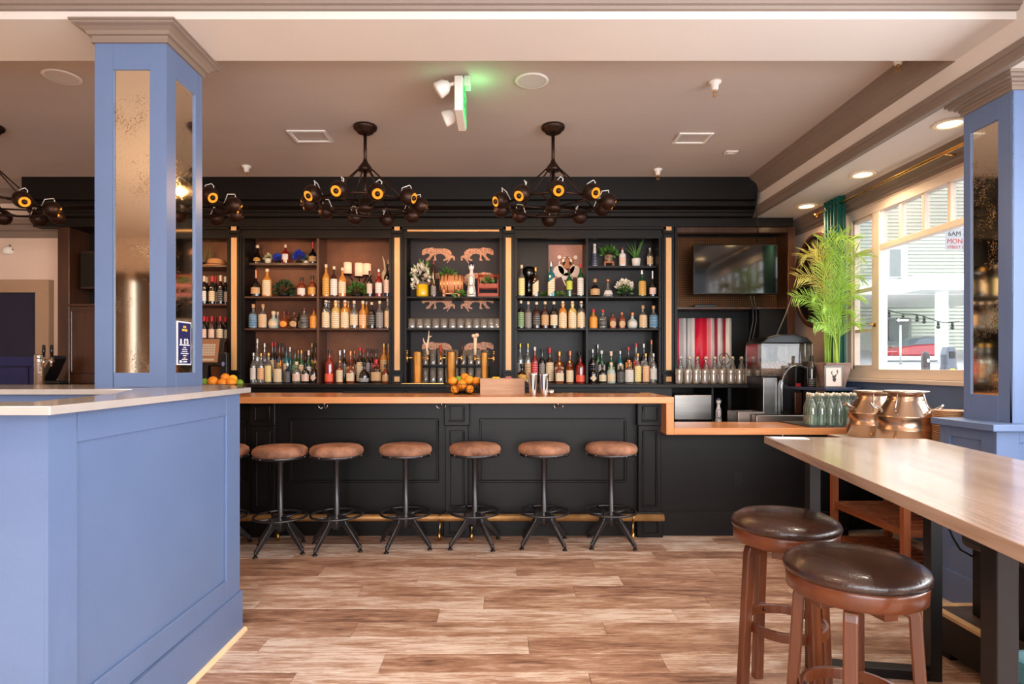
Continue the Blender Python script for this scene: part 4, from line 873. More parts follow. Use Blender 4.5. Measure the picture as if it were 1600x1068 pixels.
row(P, ZBt, 598, Y1, [(815.7, 16, 568, 'round', 'brown', 'gold', 'black'), (874, 15, 566, 'square', 'amber', 'cream', 'gold'), (890, 12, 563.5, 'tall', 'amber', 'cream', 'gold', 'full'), (907, 15, 555, 'tall', 'red', 'vermilion', 'black', 'low')], 'front')
row(P, ZBt, 598, Y2+.03, [(812.8, 10.5, 536.5, 'tall', 'clear', 'silver', 'gold'), (824.8, 10.5, 536.5, 'tall', 'clear', 'tan', 'gold'), (835.7, 10, 541.8, 'tall', 'red', 'red', 'white', 'up'), (847, 10, 544.8, 'tall', 'dark', 'grey', 'black', 'up'), (859, 13, 543, 'squat', 'brown', 'cream', 'red', 'full'),
    (874, 15, 549, 'squat', 'amber', 'cream', 'gold', 'up'), (890.7, 13, 548, 'squat', 'amber', 'silver', 'copper', 'arch'), (905, 12, 548, 'squat', 'dark', 'silver', 'black', 'up')], 'back')
P = 'bottom shelf, rightmost bay'
row(P, ZBt, 598, Y1, [(926.7, 13, 570, 'squat', 'dark', 'cream', 'black', 'diamond'), (941.4, 12, 569, 'squat', 'dark', 'cream', 'black'), (955, 13, 565.7, 'squat', 'frosted', 'cream', 'cream'), (969.5, 12, 567, 'squat', 'navy', 'black', 'glass', 'full'),
    (983, 14, 562, 'squat', 'clear', 'white', 'copper', 'full'), (996.5, 11, 552, 'tall', 'clear', 'yellow', 'gold', 'full'), (1009, 11, 552, 'tall', 'clear', 'peach', 'gold', 'full'), (1021, 11, 552, 'tall', 'clear', 'white', 'silver')], 'front')
row(P, ZBt, 598, Y2+.01, [(926, 10, 545.5, 'tall', 'dark', 'black', 'silver', 'up'), (940, 11, 547.5, 'tall', 'green', 'white', 'white', 'up'), (954.8, 12, 548.5, 'squat', 'green', 'green', 'cream', 'up'), (969, 10, 548, 'tall', 'teal', 'cream', 'silver', 'full'), (982, 11, 541.8, 'tall', 'dark', 'orange', 'red', 'full'), (994, 10, 535.8, 'tall', 'clear', 'red', 'red', 'up'), (1006, 10, 537, 'tall', 'dark', 'silver', 'silver', 'up'), (1018, 10, 531, 'tall', 'smoky', 'grey', 'copper')], 'middle')
row(P, ZBt, 598, Y3+.01, [(934, 8, 538, 'tall', 'green', 'grey', 'silver', 'up')], 'back')
P = 'lower shelf, third bay'
row(P, ZA, 512, Y1, [(814, 11, 469.4, 'tall', 'dark', 'green', 'cream', 'full'), (825.5, 11, 471, 'tall', 'smoky', 'grey', 'cream', 'full'), (838.5, 12.5, 471.5, 'tall', 'brown', 'black', 'cream'), (851.7, 12, 471, 'tall', 'brown', 'tan', 'cream'), (865.5, 12, 471, 'tall', 'dark', 'cream', 'cream'),
    (879.4, 13, 470, 'ball', 'golden', 'cream', 'cream', 'arch'), (894.4, 13, 470, 'ball', 'yellow', 'cream', 'cream', 'arch'), (908.2, 13, 470, 'ball', 'clear', 'cream', 'cream', 'arch')])
P = 'upper shelf, third bay'
row(P, ZB, 463, Y1, [(815, 10.5, 414, 'tall', 'smoky', 'yellow', 'cream', 'full'), (837, 11, 417.7, 'square', 'brown', 'cream', 'gold', 'slant'), (861, 13, 409, 'square', 'teal', 'cream', 'silver', 'slant'), (889.5, 10, 420, 'tall', 'green', 'lime', 'maroon', 'up'), (907, 10.5, 413, 'tall', 'green', 'white', 'red', 'full')])
P = 'top shelf, rightmost bay'
row(P, ZC-.028, 416, 6.16, [(929, 9, 381, 'slim', 'white', 'navy', 'white', 'full'), (972.4, 12, 387, 'square', 'white', 'pink', 'brown'), (1015.4, 10, 387, 'tall', 'clear', 'mixed', 'silver')])
P = 'upper shelf, rightmost bay'
row(P, ZB, 463, Y1, [(929.7, 16, 435.7, 'round', 'dark', 'tan', 'wood'), (949.8, 16, 435.7, 'bell', 'clear', 'white', 'copper'), (1003, 12.5, 422, 'squat', 'green', 'gold', 'silver', 'full'), (1019.5, 11, 423, 'long', 'dark', 'pink', 'silver')])
P = 'lower shelf, rightmost bay'
row(P, ZA, 512, Y1, [(927, 13, 483, 'squat', 'golden', 'orange', 'red', 'full'), (942, 13, 483.5, 'squat', 'clear', 'black', 'red'), (957.4, 11.5, 488, 'square', 'amber', 'tan', 'black', 'round'), (971.7, 11.5, 488, 'square', 'amber', 'tan', 'copper', 'round'), (988, 16, 488, 'round', 'frosted', 'white', 'copper', 'round'),
    (1004.5, 13, 477, 'squat', 'clear', 'mixed', 'wood', 'full'), (1021, 14, 477.5, 'squat', 'clear', 'blue', 'wood', 'full')])
P = 'upper wine shelf'
row(P, ZW1, 474, 6.03, [(319, 9.5, 431, 'wine', 'dark', 'white', 'cream'), (331.5, 9.5, 431, 'wine', 'dark', 'cream', 'red'), (344.6, 9.5, 430, 'wine', 'dark', 'black', 'cream')], 'front')
row(P, ZW1, 474, 6.11, [(323, 9, 433, 'wine', 'dark', 'grey', 'cream'), (337, 9, 433, 'wine', 'dark', 'cream', 'red'), (352, 9, 432, 'wine', 'dark', 'pink', 'white')], 'back')
P = 'lower wine shelf'
row(P, ZW2, 531, 6.03, [(319, 9.5, 494, 'wine', 'dark', 'pink', 'red'), (331, 9.5, 494, 'wine', 'brown', 'pink', 'red'), (344, 10, 494, 'wine', 'dark', 'cream', 'red')], 'front')
row(P, ZW2, 531, 6.11, [(324, 9, 495, 'wine', 'dark', 'white', 'red'), (337, 9, 495, 'wine', 'dark', 'cream', 'maroon'), (352.5, 9, 495, 'wine', 'dark', 'cream', 'red')], 'back')

# ================================================================== foliage helpers
LEAFG = mat('leaf_green', (72, 116, 44), .5, rnd=.2); LEAFD = mat('leaf_dark', (44, 74, 34), .5, rnd=.2); PETAL = mat('white_petal', (238, 230, 212), .6, rnd=.06); BLUEP = mat('blue_petal', (42, 62, 176), .6, rnd=.2)
def leaf_blob(n, rx, ry, rz, size, rng, c=(0, 0, 0), wide=.45):
    b = MB()
    for i in range(n):
        a = rng.uniform(0, 6.283); u = rng.uniform(-.3, 1); rr = math.sqrt(max(1-u*u, .05))*rng.uniform(.55, 1)
        p = Vector((c[0]+rx*rr*math.cos(a), c[1]+ry*rr*math.sin(a), c[2]+rz*u*rng.uniform(.7, 1)))
        d = Vector((math.cos(a)*rr, math.sin(a)*rr, u+rng.uniform(-.2, .5))).normalized(); s_ = d.cross(Vector((rng.uniform(-1, 1), rng.uniform(-1, 1), rng.uniform(-1, 1)))).normalized()
        L = size*rng.uniform(.7, 1.3); w = L*wide; up = d.cross(s_)*L*.12
        b.add([p, p+d*L*.5+s_*w*.5+up, p+d*L, p+d*L*.5-s_*w*.5+up], [(0, 1, 2, 3)], True)
    return b
def pot(prof, m, parent, n=18, sq=0): return MB().lathe(prof, n, sq=sq).build('pot', m, parent)
def small_plant(label, px, py, Y, potprof, potm, blobs, cat='plant', name='potted_plant', extra=None):
    t = thing(name, label, cat, (xa(px, Y), Y, py))
    if potprof: pot(potprof, potm, t)
    for nm, m, args in blobs: leaf_blob(*args).build(nm, m, t, kind='stuff')
    return t
small_plant('dark moss and succulent bunch on the leftmost upper middle shelf', 444, ZB, 6.08, [(0, 0), (.05, 0), (.06, .04), (.055, .045), (0, .04)], BRACK, [('leaves', LEAFD, (150, .085, .06, .10, .045, R, (0, 0, .06)))])
small_plant('white woven pot with cream succulent on the leftmost top shelf', 418.8, ZC, 6.16, [(0, 0), (.026, 0), (.034, .055), (.03, .056), (0, .05)], mat('cream_weave', (222, 212, 184), .7, bump=.5, bscale=90), [('leaves', mat('pale_leaf', (206, 208, 160), .5), (40, .03, .03, .03, .03, R, (0, 0, .06)))])
small_plant('blue hydrangea bunch left of the red bottle on the top shelf', 434, ZC, 6.17, [(0, 0), (.03, 0), (.03, .03), (0, .03)], BRACK, [('petals', BLUEP, (170, .045, .035, .05, .018, R, (0, 0, .055), .9))], 'flowers', 'flower_bunch')
small_plant('larger blue hydrangea bunch beside the long red necked bottle', 467, ZC, 6.17, [(0, 0), (.03, 0), (.03, .03), (0, .03)], BRACK, [('petals', BLUEP, (260, .055, .04, .07, .02, R, (0, 0, .07), .9))], 'flowers', 'flower_bunch')
small_plant('tiny green plant in a white cup on the top shelf', 478.5, ZC, 6.15, [(0, 0), (.022, 0), (.024, .032), (0, .03)], WHITE, [('leaves', LEAFG, (30, .022, .02, .03, .025, R, (0, 0, .045)))])
small_plant('bushy green plant under the three wall candles', 558, ZB, 6.07, [(0, 0), (.05, 0), (.06, .04), (0, .04)], BRACK, [('leaves', LEAFG, (190, .09, .055, .075, .04, R, (0, 0, .06)))])
small_plant('low green ivy sprig beside the slanted label bottles', 848, ZB, 6.12, None, None, [('leaves', LEAFG, (60, .05, .03, .03, .03, R, (0, 0, .012)))])
small_plant('trailing green ivy sprig in front of the tiger print', 875, ZB, 6.06, None, None, [('leaves', LEAFG, (70, .06, .03, .028, .03, R, (0, 0, .012)))])
small_plant('white flower bouquet with green leaves on the rightmost shelf', 976, ZB, 6.08, [(0, 0), (.035, 0), (.04, .03), (0, .03)], BRACK, [('petals', PETAL, (150, .085, .05, .075, .028, R, (0, 0, .10), .8)), ('leaves', LEAFG, (70, .06, .05, .06, .05, R, (.0, -.01, .04)))], 'flowers', 'flower_bouquet')
t = small_plant('leafy plant in a patterned pot on a wooden stand', 951, ZC-.028, 6.16, None, None, [('leaves', LEAFG, (70, .075, .05, .05, .055, R, (0, 0, .13)))])
MB().lathe([(0, .05), (.04, .05), (.046, .08), (.044, .118), (.036, .118)], 16).build('pot', mat('patterned_pot', (186, 150, 116), .5, var=.6, vscale=30, rgb2=(60, 48, 44)), t)
MB().box(-.05, .05, -.03, .03, .036, .05).box(-.05, -.034, -.03, .03, 0, .04).box(.034, .05, -.03, .03, 0, .04).build('wooden_stand', mat('stand_wood', (170, 98, 52), .5), t)
t = thing('potted_aloe', 'spiky green aloe in a white pot on the top shelf', 'plant', (xa(994, 6.16), 6.16, ZC-.028))
pot([(0, 0), (.038, 0), (.045, .07), (.045, .085), (.038, .085), (.036, .07)], WHITE, t)
for i, (dx, dz) in enumerate([(-.14, .12), (-.11, .17), (-.05, .15), (-.02, .19), (.04, .17), (.06, .20), (.12, .30), (.03, .12), (-.08, .10)]):
    MB().tube([(dx*.08, -.01+.004*i, .08), (dx*.45, -.02+.004*i, .08+dz*.5), (dx, -.03+.005*i, .08+dz)], [.012, .009, .0012], 6, flat=(1, .5)).build('leaf', LEAFG, t)
# wall candles
wc = thing('candle_sconce', 'three lit pillar candles on a dark wall bracket above the bushy plant', 'candles', (xa(560, 6.2), 6.2, ZB))
WAX = mat('glowing_wax', (255, 206, 176), .5)
WAX.node_tree.nodes['Principled BSDF'].inputs['Emission Color'].default_value = (1.0, .42, .22, 1); WAX.node_tree.nodes['Principled BSDF'].inputs['Emission Strength'].default_value = .55
for px, t0, t1 in ((543.5, 410, 428), (561, 411, 432), (573.6, 412, 430)):
    x = xa(px, 6.19)-xa(560, 6.2); z0, z1 = za(t1, 6.19)-ZB, za(t0, 6.19)-ZB
    cdl = MB().lathe([(0, z0), (.04, z0), (.04, z1-.004), (.036, z1), (.03, z1-.006), (0, z1-.012)], 20, (x, -.015, 0)).build('candle', WAX, wc)
    MB().lathe([(0, z0-.008), (.046, z0-.008), (.048, z0), (0, z0)], 18, (x, -.015, 0)).build('candle_plate', BRACK, cdl)
    MB().cyl((x, -.015, z0-.008), (x*.5, .03, z0-.07), .005, n=6).build('bracket_arm', BRACK, cdl)
# antler / coral in second bay
MB().tube([(0, 0, 0), (-.01, 0, .10), (-.03, 0, .16)], [.012, .010, .003], 7).tube([(.01, 0, 0), (.03, 0, .08), (.028, 0, .13)], [.012, .009, .003], 7).tube([(.02, .01, 0), (.05, .01, .07), (.052, .01, .12)], [.011, .009, .003], 7).lathe([(0, -.28), (.035, -.28), (.04, -.02), (.02, .02), (0, .02)], 12).build('antler', mat('bone', (226, 200, 170), .6), None, 'pale antler tips rising behind the last bottle in second bay', 'antler', loc=(xa(602, 6.19), 6.19, ZB+.28))
# dark vase behind the slanted label bottle
MB().lathe([(0, 0), (.035, 0), (.045, .10), (.03, .17), (.055, .20), (.078, .25), (.07, .30), (.04, .325), (0, .33)], 24).build('black_vase', mat('black_lacquer', (16, 14, 14), .12, coat=.8), None, 'glossy black round-topped vase on the third bay shelf', 'vase', loc=(xa(826.5, 6.17), 6.175, ZB))

# ================================================================== prints on the back panels
TG = (xa(857, 6.235), xa(913, 6.235))
tg = thing('tiger_print', 'portrait print of a tiger on the third bay back panel', 'picture', ((TG[0]+TG[1])/2, 6.236, za(421, 6.235)))
hw_, hh_ = (TG[1]-TG[0])/2, 38.5*6.235/F
MB().box(-hw_, hw_, -.006, .002, -hh_, hh_).build('canvas', mat('canvas_tan', (196, 142, 122), .7, var=.2, vscale=4, rgb2=(150, 112, 104)), tg)
def disc(b, cx_, cz_, rx, rz, y0, n=20, y1=None): return b.prism([(cx_+rx*math.cos(2*math.pi*i/n), cz_+rz*math.sin(2*math.pi*i/n)) for i in range(n)], y0, y0+.0012, 'xz')
k = 6.235/F; ox, oz = 885, 421
q = lambda x, y: ((x-ox)*k, -(y-oz)*k)
FUR = mat('tiger_white', (236, 220, 206), .7); FURO = mat('tiger_orange', (176, 112, 74), .7); TBK = mat('tiger_black', (40, 30, 28), .7)
b = MB()
for x, y, rx, ry in ((885, 416, 13, 15), (873, 424, 8.5, 9), (899, 424, 8.5, 9), (874, 401.5, 3, 3), (899, 402, 3, 3.2), (886, 432, 7, 6)): disc(b, *q(x, y), rx*k, ry*k, -.0075)
b.build('white_fur', FUR, tg)
b = MB(); disc(b, *q(886, 412), 7*k, 10*k, -.0088); disc(b, *q(879, 409), 4*k, 6*k, -.0088); disc(b, *q(893, 409), 4*k, 6*k, -.0088); b.build('orange_fur', FURO, tg)
b = MB()
for x, y in ((880, 407), (892, 407)): disc(b, *q(x, y), 2.2*k, 2.6*k, -.0100)
b.build('brow_patch', FUR, tg)
b = MB()
for pts in ([(873, 408), (878, 405), (878, 406)], [(872, 414), (877, 410), (877, 411.4)], [(873, 420), (878, 416), (878, 417.2)], [(899, 408), (894, 405), (894, 406)], [(900, 414), (895, 410), (895, 411.4)], [(899, 420), (894, 416), (894, 417.2)],
            [(883, 401), (889, 401), (886, 403)], [(881, 404), (885, 403), (885, 404)], [(887, 403), (891, 404), (887, 404)], [(884, 419.5), (890, 419.5), (888.5, 422), (885.5, 422)], [(886.6, 422), (887.4, 422), (887.4, 427), (886.6, 427)]):
    b.prism([q(*p) for p in pts], -.0115, -.0105, 'xz')
for x, y in ((880.5, 412), (891.5, 412)): disc(b, *q(x, y), 1.5*k, 1.0*k, -.0115, 10)
b.build('stripes', TBK, tg)
b = MB().prism([q(*p) for p in [(868, 436), (880, 431), (892, 431), (905, 436), (909, 458), (862, 458)]], -.0072, -.006, 'xz'); b.build('dark_coat', mat('print_coat', (84, 62, 62), .7), tg)
b = MB().prism([q(*p) for p in [(877, 432), (879, 431), (885, 446), (883, 447)]], -.0085, -.0074, 'xz').prism([q(*p) for p in [(897, 431), (895, 431), (890, 440), (892, 441)]], -.0085, -.0074, 'xz'); b.build('coat_lapel', FUR, tg)
# leopards
LEO = label_mat('leopard', (224, 150, 108), (70, 36, 24))
m, nt, bsd = base('leopard_print'); tc = N(nt, 'ShaderNodeTexCoord'); vo = N(nt, 'ShaderNodeTexVoronoi'); vo.inputs['Scale'].default_value = 95; nt.links.new(tc.outputs['Object'], vo.inputs['Vector'])
cr_ = N(nt, 'ShaderNodeValToRGB'); cr_.color_ramp.elements[0].position = .30; cr_.color_ramp.elements[0].color = (*lin((104, 52, 36)), 1); cr_.color_ramp.elements[1].position = .42; cr_.color_ramp.elements[1].color = (*lin((228, 160, 120)), 1)
nt.links.new(vo.outputs['Distance'], cr_.inputs['Fac']); nt.links.new(cr_.outputs[0], bsd.inputs['Base Color']); LEO = m
cat_o = [(240,205),(248,165),(290,145),(340,140),(375,133),(420,150),(500,146),(560,152),(600,172),(622,205),(618,238),(640,232),(664,258),(662,300),(640,300),(640,272),(624,266),(604,290),(576,322),(562,342),(556,335),(572,306),(580,284),(562,296),(518,308),(514,290),(550,274),(540,250),(510,222),(470,215),(425,222),(415,250),(428,296),(388,308),(388,292),(402,280),(396,236),(384,232),(352,272),(340,298),(292,302),(290,286),(320,264),(342,235),(332,210),(300,215),(262,232),(242,228)]
lm = {}
for mir in (0, 1):
    s_ = 6.235/F/8.2125
    pts = [((x-452)*s_*(-1 if mir else 1), -(y-235)*s_) for x, y in cat_o]
    lm[mir] = MB().prism(pts, -.003, 0, 'xz').mesh('leopard_decal', LEO)
for (pxc, pyc, mir, lab) in ((685, 398.6, 0, 'walking leopard decal facing left, highest on the centre back panel'), (745.7, 398.6, 1, 'walking leopard decal facing right, highest on the centre back panel'),
                             (685, 436, 0, 'leopard decal facing left behind the mini barrel'), (745.7, 436, 1, 'leopard decal facing right behind the painted bottle'),
                             (685, 474, 0, 'leopard decal facing left above the rocks glasses'), (745.7, 474, 1, 'leopard decal facing right above the rocks glasses'),
                             (685, 546, 0, 'leopard decal facing left behind the brass taps'), (745.7, 546, 1, 'leopard decal facing right behind the bone tap handle')):
    if pyc == 436: pyc = 437
    o = bpy.data.objects.new('leopard_decal', lm[mir]); COL.objects.link(o); o.location = (xa(pxc, 6.235), 6.2385, za(pyc, 6.235)); tag(o, lab, 'decal', 'leopard decals on the centre panel')

# ================================================================== centre bay: decorations on the shelf
t = thing('orchid_vase', 'white orchid cascade in a yellow vase on the centre shelf', 'flowers', (xa(660, 6.06), 6.06, ZB))
MB().lathe([(0, 0), (.055, 0), (.062, .02), (.06, .12), (.05, .13), (.045, .12)], 20).build('vase', mat('yellow_glaze', (226, 178, 20), .25, coat=.5), t)
MB().lathe([(0, .05), (.051, .05), (.051, .15), (.046, .15), (0, .14)], 18).build('vase_liner', mat('grey_liner', (120, 112, 108), .6), t)
leaf_blob(150, .085, .05, .14, .035, R, (-.01, -.02, .20), .8).build('petals', PETAL, t, kind='stuff')
leaf_blob(60, .03, .03, .10, .03, R, (-.07, -.035, .10), .8).build('hanging_petals', PETAL, t, kind='stuff')
leaf_blob(26, .11, .05, .10, .09, R, (-.005, .02, .21), .4).build('leaves', LEAFG, t, kind='stuff')
bottle(xa(677.5, 6.03), 6.03, ZB, 4.5*6.03/F, za(408, 6.03)-ZB, 'slim', 'brown', 'grey', 'maroon', '', 'slender dark brown bottle between the orchid and the mini barrel', 'bottles on the centre shelf')
t = thing('mini_barrel', 'small wooden barrel with brass hoops lying on a stand', 'barrel', (xa(706, 6.07), 6.07, ZB))
L_ = .115
bp = [(0, -L_), (.082, -L_), (.085, -L_+.01), (.098, -L_*.4), (.102, 0), (.098, L_*.4), (.085, L_-.01), (.082, L_), (0, L_)]
RYm = Matrix.Translation((0, 0, .135)) @ Matrix.Rotation(math.pi/2, 4, 'Y')
MB().lathe(bp, 28).xf(RYm).build('staves', wood('barrel_wood', (214, 146, 102), (180, 112, 72), 'x', .45, .1, 3), t)
for z in (-.105, -.07, -.035, .035, .07, .105):
    r = prof_r([(r_, z_) for r_, z_ in bp[1:-1]], z); b = MB().lathe([(r-.002, z-.004), (r+.0025, z-.004), (r+.0025, z+.004), (r-.002, z+.004)], 28, caps=False).xf(RYm); b.build('hoop', GOLD, t)
b = MB()
for x in (-.075, .075): b.box(x-.009, x+.009, -.06, .06, .0, .012).box(x-.009, x+.009, -.075, -.055, 0, .07).box(x-.009, x+.009, .055, .075, 0, .07)
b.box(-.08, .08, -.075, -.06, .025, .037); b.build('stand', mat('stand_pale_wood', (214, 150, 104), .5), t)
small_plant('fern sprig lying on top of the mini barrel', 700, ZB+.215, 6.05, None, None, [('leaves', LEAFG, (60, .06, .04, .035, .05, R, (0, 0, .01)))])
small_plant('fern sprig on the shelf below the mini barrel', 718, ZB, 5.985, None, None, [('leaves', LEAFG, (50, .055, .012, .03, .04, R, (0, 0, .01)))])
# painted ceramic bottle (tall with bell foot and crown stopper)
CER = mat('painted_ceramic', (232, 224, 220), .18, coat=.5); DBLUE = mat('cobalt_glaze', (30, 34, 72), .2, coat=.4)
def ceramic_bottle(label, x, y, z, h_, r_):
    t = thing('ceramic_bottle', label, 'bottle', (x, y, z))
    pr = [(0, 0), (r_, 0), (r_*1.02, .03*h_), (r_*.9, .18*h_), (r_*.68, .34*h_), (r_*.72, .46*h_), (r_*.70, .56*h_), (r_*.46, .64*h_), (r_*.36, .70*h_), (r_*.34, .78*h_)]
    MB().lathe(pr, 24).build('body', CER, t)
    MB().lathe([(r_*.34, .76*h_), (r_*.5, .79*h_), (r_*.62, .86*h_), (r_*.5, .88*h_), (0, .88*h_)], 18).build('stopper_collar', CER, t)
    MB().sphere((0, 0, .92*h_), r_*.55, 14, 8, (1, 1, .95)).build('stopper', DBLUE, t)
    for i in range(8):
        a = i*math.pi/4; MB().add([(r_*.64*math.cos(a-.25), r_*.64*math.sin(a-.25), .86*h_), (r_*.64*math.cos(a+.25), r_*.64*math.sin(a+.25), .86*h_), (r_*.66*math.cos(a), r_*.66*math.sin(a), .93*h_)], [(0, 1, 2)]).build('crown_petal', CER, t)
    b = MB()
    for zc, ah, zh in ((.46*h_, .7, .14*h_), (.18*h_, .75, .12*h_)):
        pts = []
        for i in range(20):
            q_ = 2*math.pi*i/20; z_ = zc+zh*math.sin(q_); a = -math.pi/2+ah*math.cos(q_); rr = prof_r(pr, z_)+.001; pts.append((rr*math.cos(a), rr*math.sin(a), z_))
        b.tube(pts, .0028, 5, closed=True)
    for z_ in (.32*h_, .05*h_):
        rr = prof_r(pr, z_)+.001; b.ring((0, 0, z_), rr, .003, 24, 5)
    b.build('painted_motif', mat('slate_glaze', (84, 88, 104), .3), t)
    return t
ceramic_bottle('white and blue painted ceramic bottle beside the red crate', xa(736.5, 6.03), 6.03, ZB, za(409, 6.03)-ZB, 7.5*6.03/F)
t = thing('wooden_crate', 'red stained wooden bottle carrier with a plant inside', 'crate', (xa(762.5, 6.06), 6.06, ZB))
RW = wood('red_stained_wood', (176, 70, 40), (130, 46, 28), 'x', .5, .1, 3)
for z0, z1 in ((.0, .035), (.085, .13)): MB().box(-.095, .095, -.065, -.055, z0, z1).build('slat', RW, t, bevel=.002, seg=1)
for z0, z1 in ((.0, .035), (.085, .13)): MB().box(-.095, .095, .055, .065, z0, z1).build('slat', RW, t, bevel=.002, seg=1)
for x in (-.1, .095): MB().prism([(-.065, 0), (.065, 0), (.065, .16), (.02, .235), (-.02, .235), (-.065, .16)], x, x+.012, 'yz').build('end_board', RW, t, bevel=.002, seg=1)
MB().box(-.095, .095, -.06, .06, .004, .012).build('base_board', RW, t)
MB().cyl((-.095, 0, .215), (.1, 0, .215), .012, n=10).build('handle', RW, t)
leaf_blob(70, .05, .045, .05, .04, R, (.0, -.02, .13)).build('plant', LEAFG, t, kind='stuff')
# rocks glasses
GLS = glass('tumbler_glass', (240, 234, 228), .16, milk=.2)
gp = [(0, 0), (.036, 0), (.038, .008), (.039, .10), (.0365, .10), (.035, .018), (0, .014)]
gm = MB().lathe(gp, 18, caps=False).mesh('rocks_glass', GLS)
gx = [643.4, 656, 668, 681, 693.7, 706.7, 719.5, 732, 744, 756, 767.5, 778]
for rn, Yg in (('front', 6.03), ('back', 6.12)):
    for i, px in enumerate(gx):
        o = bpy.data.objects.new('rocks_glass', gm); COL.objects.link(o); o.location = (xa(px, 6.03)*(1 if rn == 'front' else .995), Yg, ZA)
        tag(o, 'clear rocks glass, %s from left in the %s row, centre bay' % (ORD[i+1], rn), 'glass', 'rocks glasses on the centre shelf')
# tall beer glasses behind the taps, two tiers on a rack
MB().box(-.36, .36, -.05, .05, .0, .012).box(-.36, -.35, -.05, .05, -.165, 0).box(.35, .36, -.05, .05, -.165, 0).build('glass_rack', BRACK, None, 'low black rack carrying the upper tall glasses behind the taps', 'rack', loc=(xa(712, 6.17), 6.17, ZBt+.168))
tp = [(0, 0), (.028, 0), (.029, .01), (.034, .155), (.032, .155), (.0275, .02), (0, .016)]
tm = MB().lathe(tp, 16, caps=False).mesh('tall_glass', GLS)
for tier, z in (('lower', ZBt), ('upper', ZBt+.18)):
    for i in range(9):
        o = bpy.data.objects.new('tall_glass', tm); COL.objects.link(o); o.location = (xa(712, 6.17)-.31+.0775*i, 6.17, z)
        tag(o, 'clear tall glass, %s from left on the %s tier behind the taps' % (ORD[i+1], tier), 'glass', 'tall glasses behind the taps')
# brass beer towers
def tap_tower(label, px, top, rpx, handles):
    Y = 5.78; t = thing('beer_tower', label, 'beer tap', (xa(px, Y), Y, ZBt), group='brass beer towers')
    h_ = za(top, Y)-ZBt; r_ = rpx*Y/F
    MB().lathe([(0, 0), (r_+.012, 0), (r_+.012, .012), (r_, .02), (r_, h_-.01), (r_-.004, h_), (0, h_)], 26).build('column', mat('brushed_brass', (206, 164, 102), .42, metal=1.0, var=.3, vscale=5, rgb2=(166, 124, 72)), t)
    for sx, hk in handles:
        zb_ = h_-.06; x1 = sx*(r_+.055)
        f_ = MB().cyl((sx*r_*.9, -.01, zb_), (x1, -.03, zb_), .008, n=10).cyl((x1, -.03, zb_+.03), (x1, -.035, zb_-.045), .011, .008, 10).build('faucet', GOLD, t)
        if hk == 'antler': MB().tube([(x1, -.03, zb_+.03), (x1-.01, -.03, zb_+.10), (x1+.005, -.03, zb_+.17), (x1+.012, -.03, zb_+.26)], [.012, .011, .009, .002], 8).tube([(x1-.01, -.03, zb_+.11), (x1-.035, -.03, zb_+.15), (x1-.045, -.03, zb_+.19)], [.009, .007, .002], 8).tube([(x1+.006, -.03, zb_+.19), (x1+.025, -.03, zb_+.205), (x1+.04, -.03, zb_+.207)], [.007, .006, .002], 8).build('antler_handle', mat('bone', (226, 200, 170), .6), f_)
        elif hk == 'bone': MB().tube([(x1, -.03, zb_+.03), (x1, -.03, zb_+.10), (x1+.003, -.03, zb_+.20)], [.013, .015, .017], 10).sphere((x1-.014, -.03, zb_+.215), .02, 10, 7).sphere((x1+.018, -.03, zb_+.222), .02, 10, 7).build('bone_handle', mat('bone', (226, 200, 170), .6), f_)
        elif hk == 'brown': MB().tube([(x1, -.03, zb_+.03), (x1, -.03, zb_+.07), (x1-.008, -.03, zb_+.12)], [.010, .017, .016], 10).build('wood_handle', mat('reddish_handle', (150, 54, 26), .4), f_)
        elif hk == 'dark': MB().tube([(x1, -.03, zb_+.03), (x1, -.03, zb_+.09), (x1+.008, -.03, zb_+.16)], [.009, .013, .004], 8).build('horn_handle', mat('dark_horn', (60, 34, 26), .4), f_)
        else: MB().cyl((x1, -.03, zb_+.03), (x1, -.03, zb_+.06), .007, n=8).sphere((x1, -.03, zb_+.065), .009, 8, 6).build('lever', GOLD, f_)
    return t
tap_tower('brass beer tower with an antler handle at left', 653, 549, 7, [(-1, ''), (1, 'antler')])
tap_tower('brass beer tower behind the orange bowl', 705.5, 549, 7.2, [(-1, 'brown'), (1, 'dark')])
tap_tower('brass beer tower with a bone handle behind the wooden box', 757, 550, 5.6, [(-1, 'bone'), (1, '')])
MB().box(-.2, .2, -.05, .05, 0, .012).build('drip_tray', GOLD, None, 'long brass drip tray under the left beer towers', 'drip tray', bevel=.003, loc=(xa(661, 5.66), 5.665, ZBt))
# ================================================================== on the bar top
ORG = mat('orange_peel', (246, 150, 34), .42, bump=.25, bscale=160, rnd=.08); LIME = mat('lime_peel', (120, 160, 44), .4, bump=.2, bscale=160); LEM = mat('lemon_peel', (246, 200, 60), .42, bump=.2, bscale=140)
WIREM = mat('dark_wire', (88, 74, 50), .4, metal=.8)
def wire_bowl(label, x, y, z, r_, h_):
    t = thing('wire_bowl', label, 'bowl', (x, y, z), group='wire fruit bowls')
    MB().ring((0, 0, h_), r_, .0028, 40, 6).build('rim', WIREM, t)
    MB().ring((0, 0, .003), r_*.5, .0028, 30, 6).build('base_ring', WIREM, t)
    b = MB()
    for i in range(20):
        a = 2*math.pi*i/20; b.tube([(r_*k_*math.cos(a), r_*k_*math.sin(a), z_) for k_, z_ in ((0, .004), (.5, .006), (.74, h_*.25), (.9, h_*.6), (1, h_))], .0016, 5)
    b.ring((0, 0, h_*.5), r_*.86, .0016, 30, 5); b.build('wires', WIREM, t)
om = MB().sphere((0, 0, 0), 1, 18, 12, (1, 1, .95)).mesh('fruit', ORG)
